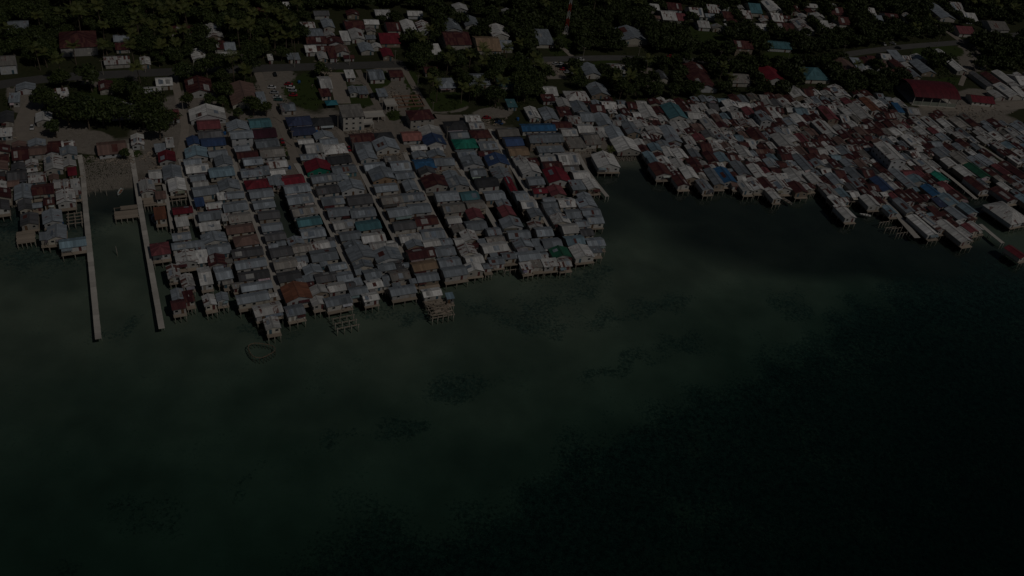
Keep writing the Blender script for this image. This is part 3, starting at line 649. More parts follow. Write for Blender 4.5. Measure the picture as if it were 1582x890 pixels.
SHACKS = '''
1511 262 20 14 g G lm=the_dark_green_long_roof; 1549 260 16 10 g p lm=the_pinkish_roof_by_the_ochre_lane; 1376 233 27 20 g w 3 lm=the_tall_white_three-storey_building; 1453 271 17 9 g n lm=the_sea-green_roof_end; 1436 257 26 17 g w; 1364 283 22 15 g u lm=the_deep-blue_shack; 1394 272 20 22 g b; 1408 281 16 13 g m; 1397 300 19 14 g m; 1417 301 17 14 g m; 1390 314 20 17 g b F; 1440 292 20 11 g U lm=the_bright_blue_roofs; 1462 304 28 13 g l; 1452 311 14 8 f N; 1488 317 24 12 g l; 1421 343 22 25 g w F lm=the_long_white_shed_over_the_water; 1437 338 17 24 g w F; 1473 354 24 27 g w F lm=the_outermost_long_white_shed; 1478 328 20 12 g b; 1557 326 44 22 h w F lm=the_cream_hip-roofed_pavilion; 1571 387 18 12 g r F lm=the_small_red_roof_at_the_outer_corner; 1345 309 22 11 g w F; 1340 297 18 11 g m F
1282 292 20 13 g w F; 1293 307 18 12 g w F; 1306 325 20 15 g w F; 1302 296 16 9 g l; 1233 288 22 12 g m F; 1229 272 26 18 g w; 1257 274 20 11 g w F; 1203 279 26 20 g w F; 1170 263 20 16 g w F; 1241 249 18 18 g b; 1290 275 18 12 g b; 1320 265 18 12 g b; 1020 260 26 15 g m F; 1065 266 22 14 g w F; 1052 277 20 12 g m F; 1089 284 18 12 g b F; 1104 272 18 20 g b F; 1121 269 22 18 g U F lm=the_blue_roof_at_the_lagoon_edge; 1144 258 20 16 g b F; 1168 282 18 14 g w F; 1194 297 16 14 g w F; 1011 248 16 10 g l; 1048 250 18 10 g w; 1073 249 20 10 g m; 1052 237 20 12 g w; 1074 236 16 11 g b; 1118 243 20 12 g l; 1099 241 18 12 g m; 1042 171 30 17 g t lm=the_pale_teal_roof_among_shacks; 1000 170 24 16 g w; 1036 205 24 20 g b; 967 222 38 16 g w F; 975 196 22 14 g b; 1230 107 4 4 f w; 1281 173 18 14 g p lm=the_pinkish_shack; 1466 318 12 10 f w; 1445 325 14 9 f m; 1210 215 26 14 g w; 1170 207 24 12 g m; 1275 195 24 15 g w lm=the_broad_white_shack_roof; 1150 232 20 12 g w; 1297 140 24 11 g w lm=the_white-fronted_house_at_the_wood_edge; 1232 142 26 10 g w; 1180 178 18 10 g b 2; 1388 165 10 8 f U; 1345 160 16 14 g o; 1330 170 22 16 g w; 1240 135 4 4 f w
'''
def parse(block_, name=None, hand=True, **kw):
    for line in block_.strip().splitlines():
        for it in line.split(';'):
            t = it.split()
            if len(t) < 6: continue
            x, y, ww, hh = map(float, t[:4]); k, c = t[4], t[5]
            if ww < 6: continue
            opt = dict(kw); st = 1
            for o in t[6:]:
                if o == 'F': opt['front'] = True
                elif o in '23': st = int(o)
                elif o.startswith('lm='): opt['lm'] = o[3:].replace('_', ' ')
                elif o[0] == 'w' and len(o) == 2: opt['wall'] = tuple(PAL[o[1]][0])
            place(x, y, ww, hh, k, c, st, name=name, **opt)

# ---- special structures first, so that houses give way to them
SPECIAL = []
def special(o, x, y, label, cat, lm=None, group=None):
    tag(o, label, cat, group)
    if lm: LAND.append((x, y, lm))
# sports hall: big arched red roof on columns with a dark open side
def sports_hall():
    P = un(1437, 134, 9.0); P.z = 1.5; u = lane_dir(1437, 134, 1.0); rz = math.atan2(u.y, u.x)-math.pi/2
    W, D, h, rise = 28.0, 22.0, 6.0, 3.2
    root = empty('sports_hall', P, rz); OCC.append(rect(P, u, W/2+2, D/2+2))
    mb = MB(); n = 14; a = D/2+1.2
    for i in range(n):
        t0, t1 = -1+2*i/n, -1+2*(i+1)/n
        z0, z1 = h+rise*(1-t0*t0), h+rise*(1-t1*t1)
        mb.slab([(-W/2-1, a*t0, z0), (W/2+1, a*t0, z0), (W/2+1, a*t1, z1), (-W/2-1, a*t1, z1)], .12, [(0, a*t0), (W+2, a*t0), (W+2, a*t1), (0, a*t1)])
    mb.build('roof', M['roof'], root, (.105, .012, .018, 1))
    for x in np.linspace(-W/2, W/2, 6):
        for y in (-D/2, D/2): block('column', 'conc', root, (x, y, h/2+.1), (.45, .45, h+.5))
    block('wall', 'wall', root, (0, -D/2, 1.3), (W, .2, 2.6), (.24, .26, .22, 1))
    block('wall', 'wall', root, (0, D/2, 2.2), (W, .2, 4.4), (.24, .26, .22, 1))
    block('beam', 'wood', root, (-W/2-.5, 0, h-.2), (.25, D, .4)); block('beam', 'wood', root, (W/2+.5, 0, h-.2), (.25, D, .4))
    block('floor_slab', 'conc', root, (0, 0, .1), (W+1, D+1, .25))
    special(root, 1437, 134, 'large open-sided sports hall under a curved dark red roof', 'hall', 'the curved dark red hall')
sports_hall()
# prayer hall with red roof and white walls beside the yard
def white_hall():
    P = un(1518, 146, 7.0); P.z = 1.5; u = lane_dir(1518, 146, 1.0)
    OCC.append(rect(P, u, 8, 6.5))
    house(P, u, 14, 10, 's', 'r', 1, wall=(.55, .54, .5), name='house', label='red-roofed white-walled house standing in the pale yard', lm='the red-roofed white house in the yard', patch=0)
white_hall()
def long_building():
    P = un(1468, 92, 5.0); u = lane_dir(1468, 92, 1.2); OCC.append(rect(P, u, 4, 17))
    house(P, u, 7, 32, 'g', 'w', 1, wall=(.45, .43, .38), name='house', label='long low white-roofed building beside the red dirt field', lm='the long low white building', patch=0, rust=0)
long_building()
# radio mast
def mast():
    P = un(874, 52, 1.5); P.z = 1.5; root = empty('radio_mast', P); n = 9; hs = 4.6
    OCC.append((P.x, P.y, 0, 1, 3, 3))
    block('footing', 'conc', root, (0, 0, .3), (4, 4, .7))
    for k in range(n):
        mb = MB(); w0, w1 = 1.0-.07*k, 1.0-.07*(k+1); z0, z1 = .6+k*hs, .6+(k+1)*hs
        for sx, sy in ((-1,-1),(1,-1),(1,1),(-1,1)):
            mb.bar((sx*w0, sy*w0, z0), (sx*w1, sy*w1, z1), .13)
        for (ax, ay), (bx, by) in (((-1,-1),(1,-1)),((1,-1),(1,1)),((1,1),(-1,1)),((-1,1),(-1,-1))):
            mb.bar((ax*w0, ay*w0, z0), (bx*w1, by*w1, z1), .09); mb.bar((bx*w0, by*w0, z0), (ax*w1, ay*w1, z1), .09)
            mb.bar((ax*w1, ay*w1, z1), (bx*w1, by*w1, z1), .09)
        mb.build('mast_section', M['door'], root, (.35, .02, .02, 1) if k % 2 else (.5, .5, .5, 1))
    special(root, 874, 40, 'red and white lattice radio mast rising out of the trees', 'radio mast', 'the radio mast')
mast()
# open timber platforms and half-built frames over the water
def platform(x, y, wpx, dpx, label, lm=None, steps=1, name='timber_platform'):
    z = 1.6; P = un(x, y, z); s = ppm(P); W = wpx/s; D = dpx/(s*sindep(P)); u = lane_dir(x, y)
    g0 = gz(P); P.z = g0; root = empty(name, P, math.atan2(u.y, u.x)-math.pi/2)
    OCC.append(rect(P, u, W/2+.3, D/2+.3))
    zt = z-g0; n = max(8, int(D/.55))
    for i in range(n):
        y0 = -D/2+D*i/n; wv = W if (steps == 1 or i < n*.62) else W*.72
        if steps > 1 and random.random() < .06: continue
        block('plank', 'plank', root, ((W-wv)*.5+random.uniform(-.15, .15), y0+D/n/2, zt+random.uniform(-.03, .05)+(.35 if steps > 1 and i >= n*.62 else 0)), (wv, D/n*.84, .08))
    for i in range(5):
        for yy in (-D/2+.2, D/2-.2):
            block('stilt', 'stilt', root, (-W/2+.2+(W-.4)*i/4, yy, zt/2-.2), (.24, .24, zt+.3))
    for yy in (-D/2+.2, 0, D/2-.2): block('joist', 'wood', root, (0, yy, zt-.16), (W, .16, .2))
    special(root, x, y, label, 'platform', lm, 'open platforms and frames over the water')
platform(195, 328, 34, 18, 'bleached two-level plank platform standing alone between the two bare piers', 'the lone plank platform', 2)
platform(40, 366, 26, 18, 'dark empty plank deck seaward of the outermost left stilt houses', 'the empty plank deck', 1)
platform(232, 313, 19, 10, 'small ragged plank deck beside the bare pier', None, 1)
def pile_frame(x, y, wpx, dpx, nx, ny, label, lm=None, roofbeams=False, tangled=False, h=1.5):
    P = un(x, y, 1.6); s = ppm(P); W = wpx/s; D = dpx/(s*sindep(P)); u = lane_dir(x, y)
    g0 = gz(P); P.z = g0; root = empty('pile_rack', P, math.atan2(u.y, u.x)-math.pi/2); OCC.append(rect(P, u, W/2, D/2))
    zt = h-g0
    for i in range(nx):
        for j in range(ny):
            block('post', 'stilt', root, (-W/2+W*i/(nx-1), -D/2+D*j/(ny-1), zt/2-.1), (.3, .3, zt+.6+random.uniform(0, .5)))
    for j in range(ny): block('beam', 'plank', root, (0, -D/2+D*j/(ny-1)+.28, zt-.15), (W+1.0, .24, .24), rz=random.uniform(-.02, .02))
    if roofbeams:
        for i in range(nx): block('beam', 'plank', root, (-W/2+W*i/(nx-1)+.28, 0, zt+.1), (.22, D+.8, .22))
    if tangled:
        for k in range(26):
            block('pole', 'plank', root, (random.uniform(-.12, .12)*W, random.uniform(-.5, .5)*D, zt+.12+.07*k % .9), (W*random.uniform(.6, 1.05), .2, .16), rz=random.uniform(-.4, .4))
        for k in range(3): block('plank', 'plank', root, (random.uniform(-.2, .2)*W, random.uniform(-.3, .3)*D, zt+.9), (2.6, 1.0, .1), rz=random.uniform(-.2, .2))
    special(root, x, y, label, 'timber frame', lm, 'open platforms and frames over the water')
pile_frame(115, 337, 19, 15, 3, 4, 'bare square beam frame on posts beside the long pier', None, True)
pile_frame(534, 497, 33, 16, 4, 3, 'three rows of bare mooring posts joined by beams, out in open water', 'the bare post rows')
pile_frame(678, 476, 34, 26, 5, 5, 'tangled pile of loose poles on a half-built stilt frame', 'the tangled pole frame', True, True)
pile_frame(272, 306, 26, 7, 5, 2, 'open post frame under the front of the bright white gable', None)
pile_frame(1372, 347, 18, 7, 4, 2, 'collapsed post frame in the water beside the plank boardwalk', None)
pile_frame(1390, 356, 20, 6, 4, 2, 'broken bare stilts seaward of the plank boardwalk', None)
pile_frame(790, 412, 26, 9, 4, 2, 'bare double beam frame seaward of the blue-grey striped roofs', None)
# brick foundation of a new house
def foundation():
    P = un(631, 157, 1.6); P.z = 1.5; u = lane_dir(631, 157); root = empty('house_foundation', P, math.atan2(u.y, u.x)-math.pi/2)
    OCC.append(rect(P, u, 7.5, 6.5)); W, D = 14, 12
    for x in (-7, -2.5, 2.5, 7): block('footing_wall', 'brick', root, (x, 0, .3), (.35, D, 1.0))
    for y in (-5.83, -2, 2, 5.83): block('footing_wall', 'brick', root, (0, y, .28), (W, .35, .94))
    special(root, 631, 157, 'low brick foundation grid of an unbuilt house beside the straight lane', 'foundation', 'the brick foundation grid')
M['brick'] = mat_simple('raw_brick', (.22, .13, .09), .9, .6, 1.5)
foundation()
# unfinished concrete building
def concrete_shell(x, y, W, D, label, floors=2):
    P = un(x, y, 3.0); P.z = 1.5; u = lane_dir(x, y); root = empty('unfinished_building', P, math.atan2(u.y, u.x)-math.pi/2); OCC.append(rect(P, u, W/2+.3, D/2+.3))
    for f in range(floors):
        for i in range(4):
            for j in (-1, 1): block('column', 'conc', root, (-W/2+.2+(W-.4)*i/3, j*(D/2-.2), .1+2.8*f+1.4), (.35, .35, 2.78))
        block('floor_slab', 'white', root, (0, 0, 2.8*(f+1)+.1), (W, D, .22))
        block('parapet', 'white', root, (0, -D/2+.1, 2.8*(f+1)+.56), (W-.02, .15, .7)); block('parapet', 'white', root, (0, D/2-.1, 2.8*(f+1)+.56), (W-.02, .15, .7))
        block('wall', 'white', root, (0, D/2-.35, .1+2.8*f+1.3), (W-.5, .15, 2.4))
    special(root, x, y, label, 'building', None, 'village buildings')
M['white'] = mat_simple('limewashed_block', (.42, .40, .365), .9, .5, .5)
place(543, 170, 33, 14, 'f', 'c', 3, force=True, lm='the white three-storey block', wall=(.45,.43,.39), patch=0, rust=0)
concrete_shell(553, 194, 15, 4, 'long unfinished white building with two open parapet floors below the three-storey block', 1)
concrete_shell(578, 181, 10, 5, 'open white concrete shell beside the three-storey block', 1)
concrete_shell(603, 163, 6, 7, 'roofless white shell beside the straight lane and brick foundation', 1)
# teal awning tent
def tent():
    P = un(512, 159, 4.0); P.z = 1.5; u = lane_dir(512, 159); root = empty('market_tent', P, math.atan2(u.y, u.x)-math.pi/2); OCC.append(rect(P, u, 3, 3))
    mb = MB()
    for a, b in (((-3,-2.6),(3,-2.6)), ((3,-2.6),(3,2.6)), ((3,2.6),(-3,2.6)), ((-3,2.6),(-3,-2.6))): mb.slab([(*a, 2.6), (*b, 2.6), (0, 0, 4.0)], .03)
    mb.build('canopy', M['tarp'], root, (.03, .17, .22, 1))
    for sx in (-2.8, 2.8):
        for sy in (-2.4, 2.4): block('pole', 'wood', root, (sx, sy, 1.3), (.1, .1, 2.6))
    special(root, 512, 159, 'pointed teal awning tent at the foot of the grassy plot', 'tent', 'the teal tent')
tent()
# ring-shaped fish pen of stakes
def fish_pen():
    P = un(403, 541, 0); g0 = gz(P); P.z = g0; root = empty('fish_pen', P)
    pts = []
    for i in range(22):
        a = i/22*2*math.pi; r = 3.6*(1+.12*math.sin(3*a)); x, y = r*1.25*math.cos(a), r*math.sin(a)
        pts.append((x, y)); block('stake', 'wood', root, (x, y, -g0/2+.1), (.13, .13, -g0+.7))
    for i in range(22):
        a, b = pts[i], pts[(i+1) % 22]
        mb = MB(); mb.bar((*a, -g0+.12), (*b, -g0+.12), .13); mb.build('rail', M['wood'], root)
    special(root, 403, 541, 'ragged ring of dark stakes forming a fish pen in open water', 'fish pen', 'the ring-shaped fish pen')
fish_pen()

parse(HAND)
parse(SHACKS, name='shack')
parse(BACK, detail=False)

# ---- fill the remaining plots lane by lane
def inside(x, y, poly):
    c = False; n = len(poly)
    for i in range(n):
        (x1, y1), (x2, y2) = poly[i], poly[i-1]
        if (y1 > y) != (y2 > y) and x < (x2-x1)*(y-y1)/(y2-y1)+x1: c = not c
    return c
def fill(poly, wr, dr, cols, name, kinds, gap=.5, limit=400, detail=True, dx=7, dy=5, keep=1.0):
    xs = [p[0] for p in poly]; ys = [p[1] for p in poly]; n = 0
    cand = []
    y = max(ys)
    while y > min(ys):
        x = min(xs)
        while x < max(xs):
            if inside(x, y, poly): cand.append((x, y))
            x += dx
        y -= dy
    for (x, y) in cand:
        if n >= limit: break
        P = un(x+random.uniform(-2, 2), y+random.uniform(-1.5, 1.5), 4.5); u = lane_dir(x, y)
        for k in range(5):
            W, D = random.uniform(*wr)*(1-.1*k), random.uniform(*dr)*(1-.1*k)
            r = rect(P, u, W/2+gap/2, D/2+gap/2)
            if free(r, .12): break
        else: continue
        if random.random() > keep: continue
        OCC.append(r); n += 1
        wet = gz(P) < .75
        Q = P-u*(D/2+7); pq = px(Q)
        front = wet and not inside(pq[0], pq[1], poly)
        house(P, u, W, D, random.choice(kinds), random.choices(*cols)[0], 1, name=name or ('shack' if wet else 'tin_house'), front=front, detail=detail, small=W < 5.5)
    return n
RIGHTP = [(905,158),(958,148),(1000,149),(1100,148),(1180,146),(1225,136),(1330,138),(1392,150),(1410,172),(1440,185),(1465,210),(1440,235),(1470,290),(1512,340),(1500,360),(1465,362),(1415,345),(1365,318),(1320,300),(1300,318),(1268,292),(1225,292),(1190,296),(1120,282),(1075,282),(1030,262),(1003,240),(960,226),(925,205)]
FARP = [(1440,172),(1500,180),(1560,186),(1640,190),(1640,320),(1590,312),(1550,300),(1505,285),(1470,252),(1450,232),(1475,212)]
LEFTP = [(240,262),(300,195),(420,182),(500,205),(545,205),(640,195),(690,185),(760,205),(800,205),(830,225),(900,262),(925,285),(920,398),(840,408),(760,408),(700,425),(640,440),(500,452),(400,462),(300,400),(300,350),(265,300)]
cr = (['w', 'm', 'b', 'c', 'B', 'l', 'd', 'p'], [42, 30, 10, 6, 4, 3, 2, 3])
cl = (['b', 'w', 'd', 'c', 'm', 't', 'r'], [52, 20, 8, 10, 5, 2, 2])
MOUTH = [(935,215),(1010,238),(1010,262),(935,262)]
nR = fill(RIGHTP, (5.0, 8.0), (5.8, 11.5), cr, None, 'gggs', .3, 320)
nR2 = fill(RIGHTP, (2.8, 4.2), (3.0, 5.0), cr, 'shed', 'fg', .2, 60, detail=False)
nF = fill(FARP, (5.6, 8.0), (7.5, 13.0), (['w', 'b', 'm', 'c', 'l'], [30, 30, 22, 12, 5]), 'row_house', 'ggg', .4, 110)
nL = fill(LEFTP, (8.5, 12.0), (6.0, 8.0), cl, 'stilt_house', 'sssg', .5, 60)
nL2 = fill(LEFTP, (3.0, 5.0), (3.0, 5.0), cl, 'shed', 'fs', .3, 40, detail=False)
LC = [(0,205),(118,215),(120,300),(60,320),(0,315)]
nLC = fill(LC, (4.5, 7.5), (4.5, 7.0), (['d', 'B', 'm', 'w', 'b'], [30, 20, 20, 20, 20]), 'shack', 'gs', .6, 40)
# villages tucked in the trees along the top
nB = fill([(1010,2),(1290,2),(1310,40),(1200,48),(1060,38),(1000,25)], (6, 9), (6, 9), cr, 'house', 'gs', 3.0, 34, detail=False, dx=12, dy=8, keep=.75)
nB2 = fill([(470,28),(575,28),(590,92),(465,92)], (6, 9), (6, 9), cr, 'house', 'gs', 1.2, 22, detail=False, dx=9, dy=6)
nB3 = fill([(1310,85),(1420,82),(1430,112),(1330,112)], (6, 9), (6, 9), cr, 'house', 'gs', 1.2, 12, detail=False, dx=9, dy=6)
nB4 = fill([(1505,108),(1600,108),(1600,150),(1540,150)], (6, 9), (6, 9), cr, 'house', 'gs', 1.2, 12, detail=False, dx=9, dy=6)
nB5 = fill([(400,4),(800,4),(800,28),(400,24)], (6, 10), (6, 9), cr, 'house', 'gs', 9.0, 14, detail=False, dx=24, dy=9, keep=.6)
print('fill', nR, nR2, nF, nL, nL2, nLC, nB, nB2, nB3, nB4, nB5, 'houses', len(THINGS))

# ------------------------------------------------------------------ cars, boats
def add_thing(o, x, y, desc, cat, group, fixed=None): THINGS.append(dict(o=o, x=x, y=y, desc=desc, cat=cat, group=group, fixed=fixed))
def loft(mb, secs):
    n = len(secs[0])
    for a, b in zip(secs[:-1], secs[1:]):
        for i in range(n):
            j = (i+1) % n; mb.quad([a[i], a[j], b[j], b[i]])
    mb.quad(secs[0][::-1]); mb.quad(secs[-1])
def car_parts():
    b = MB(); prof = [(-2.15,.45,.62),(-2.1,.35,.88),(-1.2,.3,.95),(1.0,.3,.98),(2.0,.35,.85),(2.15,.45,.6)]
    loft(b, [[(-.84, y, z0), (.84, y, z0), (.84, y, z1*.8), (.76, y, z1), (-.76, y, z1), (-.84, y, z1*.8)] for y, z0, z1 in prof])
    c = MB(); loft(c, [[(-.72, y, .9), (.72, y, .9), (w_, y2, z), (-w_, y2, z)] for y, y2, z, w_ in ((-1.35,-1.35,.92,.7),(-.75,-.75,1.45,.6),(.9,.9,1.48,.6),(1.75,1.75,.96,.7))])
    r = MB(); r.box(-.56, .56, -.62, .8, 1.455, 1.5)
    wh = MB(); wh.cone((-.1, 0, 0), (.1, 0, 0), .32, .32, 10)
    return b.mesh('car_body', M['paint']), c.mesh('car_glass', M['glass']), r.mesh('car_roof', M['paint']), wh.mesh('car_wheel', M['tyre'])
CARM = car_parts()
def car(x, y, ang, col, cname, fixed=None):
    P = un(x, y, 1.7); P.z = gz(P)+.1
    root = empty('car', P, ang); c = (*col, 1)
    for nm, me in zip(('body', 'windscreen_and_windows', 'car_roof'), CARM[:3]):
        o = bpy.data.objects.new(nm, me); o.color = c; link(o, root)
    for sx in (-.8, .8):
        for sy in (-1.3, 1.3):
            o = bpy.data.objects.new('wheel', CARM[3]); o.location = (sx, sy, .32); link(o, root)
    for sx in (-.6, .6): block('headlight', 'white', root, (sx, 2.1, .7), (.3, .06, .14))
    add_thing(root, x, y, cname+' car', 'car', 'cars parked and driving in the village', fixed)
def az(x, y, k=None): u = lane_dir(x, y, k); return math.atan2(u.y, u.x)-math.pi/2
WHITE, RED, BLACK, SILV, BLUE = (.55,.55,.55), (.28,.02,.03), (.012,.013,.015), (.30,.31,.32), (.03,.07,.16)
for i, (x, y, c, n) in enumerate([(446,131,RED,'red'),(449,136,WHITE,'white'),(452,141,SILV,'silver'),(453,148,RED,'red'),(420,136,WHITE,'white'),(424,144,SILV,'silver'),(428,151,WHITE,'white'),(430,155,(.03,.09,.08),'dark green')]):
    car(x, y, az(x, y)+1.35, c, n)
car(425, 116, az(425, 116), BLACK, 'black'); car(499, 106, az(499, 106)+1.57, WHITE, 'white'); car(574, 149, az(574, 149), BLACK, 'black')
car(436, 219, az(436, 219), RED, 'red'); car(812, 92, az(812, 92)+1.5, WHITE, 'white'); car(1387, 75, az(1387, 75, 1.2)+1.2, BLACK, 'black')
car(1365, 69, .3, WHITE, 'white'); car(1379, 68, 1.0, SILV, 'silver'); car(1035, 88, 1.6, RED, 'red'); car(897, 93, 1.5, WHITE, 'white'); car(539, 231, az(539, 231), RED, 'red')
car(771, 191, 1.2, BLUE, 'blue'); car(752, 183, 1.7, RED, 'red'); car(769, 187, 1.2, BLACK, 'black'); car(1530, 161, .8, BLUE, 'blue'); car(1516, 107, .9, WHITE, 'white'); car(50, 198, .4, WHITE, 'white')
for i in range(8): car(858+(i % 4)*4+i*2, 100+(i % 4)*4, 1.2+i*.3, (WHITE, BLACK, RED, SILV)[i % 4], ('white', 'black', 'red', 'silver')[i % 4])

def boat_meshes():
    hull = MB(); secs = []
    for y, wd, zk in ((-2.6,.55,.05),(-1.5,.8,0),(0,.9,0),(1.4,.7,.05),(2.4,.3,.2),(3.0,.05,.45)):
        secs.append([(-wd, y, .55+zk*.5), (-wd*.6, y, zk), (wd*.6, y, zk), (wd, y, .55+zk*.5), (wd*.86, y, .52+zk*.5), (wd*.5, y, .14+zk), (-wd*.5, y, .14+zk), (-wd*.86, y, .52+zk*.5)])
    loft(hull, secs); st = MB(); st.box(-.75, .75, -.14, .14, -.03, .03)
    return hull.mesh('hull', M['paint']), st.mesh('thwart', M['plank'])
BOATM = boat_meshes()
def boat(x, y, ang, col, inner, label, s=1.0):
    P = un(x, y, 0); P.z = -.12; root = empty('boat', P, ang); root.scale = (s, s, s)
    o = bpy.data.objects.new('hull', BOATM[0]); o.color = (*col, 1); link(o, root)
    for y_ in (-1.4, 0, 1.3):
        t = bpy.data.objects.new('thwart', BOATM[1]); t.location = (0, y_, .46); t.scale = (.9 if y_ < 1 else .75, 1, 1); link(t, root)
    block('floor_board', 'door', root, (0, -.4, .2), (.9, 3.6, .06), inner)
    tag(root, label, 'boat', 'small boats by the piers')
boat(186, 297, math.pi+.1, (.45,.5,.5), (.25,.10,.05,1), 'small white boat with reddish floor moored off the stony beach', 1.0)
boat(84, 319, .2, (.40,.30,.26), (.2,.1,.06,1), 'small reddish boat between the left stilt houses', .8)
boat(238, 339, .5, (.45,.48,.5), (.2,.2,.2,1), 'pale slim boat moored beside the orange-brown hut', 1.1)
boat(1214, 311, .75, (.25,.24,.22), (.12,.1,.08,1), 'grey slim canoe lying off the white shack roofs', 1.3)
boat(1337, 333, 1.5, (.55,.55,.54), (.4,.4,.4,1), 'white dinghy floating in the dark gap beside the boardwalk', 1.0)
# bare mooring stakes off the stony beach
for i, (x, y, l) in enumerate([(138,303,6),(147,301,7),(156,297,4),(165,301,5),(174,293,6),(270,407,1),(181,391,3)]):
    P = un(x, y, 0); g0 = gz(P); P.z = g0; mb = MB()
    mb.cone((0, 0, -.4), (.5*math.sin(i*2), .25*i % .6, -g0+2.2+l*.25), .17, .11, 6); o = mb.build('mooring_stake', M['stilt']); o.location = P
    add_thing(o, x, y, 'bare mooring stake in the water', 'stake', 'mooring stakes off the stony beach')
# utility poles along the lanes and the road
for x, y in [(160,116),(225,112),(300,109),(375,106),(455,104),(540,101),(610,99),(412,146),(436,190),(452,226),(566,132),(590,176),(612,214),(645,138),(668,180),(690,218),(284,180),(352,220),(820,95),(900,93),(985,92),(1110,98),(1215,99),(1300,88),(1372,78),(1447,71),(1505,64),(522,200),(545,236)]:
    P = un(x, y, 1.5); P.z = gz(P); root = empty('utility_pole', P, az(x, y)); mb = MB(); mb.cone((0, 0, -.5), (0, 0, 8.2), .16, .1, 7); mb.build('pole', M['stilt'], root)
    block('crossarm', 'wood', root, (0, .14, 7.6), (1.9, .12, .14))
    for sx in (-.8, 0, .8): block('insulator', 'white', root, (sx, .14, 7.76), (.1, .1, .18))
    add_thing(root, x, y, 'wooden utility pole', 'utility pole', 'utility poles along lanes and road')
# pump sheds and coloured tanks
tank_me = None
def tank(x, y, col, cname):
    P = un(x, y, 2.4); wet = gz(P) < .75; P.z = 2.1 if wet else gz(P)
    root = empty('water_tank', P); mb = MB(); mb.cone((0, 0, 0), (0, 0, 1.25), .75, .75, 12); mb.cone((0, 0, 1.25), (0, 0, 1.5), .75, .3, 12); mb.build('barrel', M['door'], root, (*col, 1))
    mb = MB(); mb.cone((0, 0, 1.5), (0, 0, 1.6), .3, .3, 10); mb.build('lid', M['door'], root, (*[c*.6 for c in col], 1))
    add_thing(root, x, y, cname+' plastic water tank', 'water tank', 'plastic water tanks')
for x, y in [(95,344),(462,126),(592,138),(347,205),(489,203),(436,238),(373,172),(800,183),(646,196),(551,233),(720,188),(499,203),(447,258),(380,226)]: tank(x, y, (.02, .10, .28), 'blue')
for x, y in [(439,224),(445,243),(238,240),(600,215),(660,233)]: tank(x, y, (.02, .02, .022), 'black')

# ------------------------------------------------------------------ trees
def crown_pts(n, R, Hc, lobes, seed):
    r = np.random.default_rng(seed); C = []
    for i in range(lobes):
        a = r.uniform(0, 2*np.pi); q = R*.62*math.sqrt(r.uniform(0, 1)); C.append((q*math.cos(a), q*math.sin(a), r.uniform(-.25, .5)*Hc*.5, R*r.uniform(.34, .55)))
    C.append((0, 0, Hc*.22, R*.6))
    pts = []
    for i in range(n):
        cx, cy, cz, cr = C[r.integers(len(C))]
        d = r.normal(size=3); d /= np.linalg.norm(d)
        if d[2] < -.35: d[2] *= -.5
        t = cr*(1-.38*r.uniform(0, 1)**2)*(1+.16*math.sin(5*d[0]+3*d[1]*2+i % 3))
        pts.append((cx+d[0]*t, cy+d[1]*t, cz+d[2]*t*.85, *d))
    return np.array(pts)
def leaf_quads(P, size, r):
    n = len(P); c = P[:, :3]; d = P[:, 3:]*.7+r.normal(size=(n, 3))*.55; d /= np.linalg.norm(d, axis=1)[:, None]
    t = np.cross(d, r.normal(size=(n, 3))); t /= np.linalg.norm(t, axis=1)[:, None]; b = np.cross(d, t)
    s = (size*r.uniform(.6, 1.35, n))[:, None]
    v = np.stack([c-t*s, c-b*s*.55, c+t*s, c+b*s*.55], 1).reshape(-1, 3)
    return v, np.arange(n*4).reshape(n, 4)
CROWNS = []
for k in range(7):
    r = np.random.default_rng(100+k); R = [4.6, 5.4, 4.0, 5.8, 3.6, 5.0, 4.4][k]; Hc = [6, 6.5, 7, 6.5, 5, 8, 5][k]
    v, f = leaf_quads(crown_pts(1500, R, Hc, [8, 10, 7, 12, 6, 9, 8][k], 50+k), .52, r)
    CROWNS.append(arr_mesh('leafy_crown', v, f, M['leaf']))
def trunk_mesh(h, seed):
    r = random.Random(seed); mb = MB(); mb.cone((0, 0, -.3), (.15, .1, h*.6), .32, .22, 7); mb.cone((.15, .1, h*.6), (.3, 0, h*1.05), .22, .12, 7)
    for k in range(4):
        a = k*1.6+r.uniform(-.4, .4); mb.cone((.15, .1, h*.6), (2.1*math.cos(a), 2.1*math.sin(a), h*1.15), .13, .05, 5)
    return mb.mesh('trunk', M['bark'])
TRUNKS = [trunk_mesh(4.2, 1), trunk_mesh(4.6, 2), trunk_mesh(4.0, 3)]
def tree(P, s, k, x, y, desc=None, fixed=None):
    root = empty('tree', (P[0], P[1], gz(P)), random.uniform(0, 6.28)); root.scale = (s, s, s*random.uniform(.85, 1.15))
    t = bpy.data.objects.new('trunk', TRUNKS[k % 3]); link(t, root)
    c = bpy.data.objects.new('crown', CROWNS[k]); c.location = (.2, .05, 5.6); link(c, root)
    kinds = ['round-crowned', 'broad-crowned', 'tall-crowned', 'spreading', 'small round', 'tall leafy', 'bushy']
    add_thing(root, x, y, desc or kinds[k]+' tree', 'tree', 'broadleaf trees around the village', fixed)
def frond_mesh(L, droop, seed):
    r = random.Random(seed); mb = MB(); n = 7; pts = []
    for i in range(n+1):
        t = i/n; pts.append(Vector((L*t*(1-.18*t*droop), 0, L*(.34*t-.72*droop*t*t))))
    for i in range(n):
        a, b = pts[i], pts[i+1]
        for sg in (-1, 1):
            for q in (0, .5):
                m0 = a.lerp(b, q); m1 = a.lerp(b, q+.34); t = (i+q)/n
                wl = L*.27*math.sin(math.pi*min(1, .18+t*.86))+.15
                e = Vector((wl*.55, sg*wl, -wl*.35))
                mb.quad([m0, m1, m1+e*r.uniform(.8, 1.05), m0+e*.92])
    return mb.mesh('frond', M['palm'])
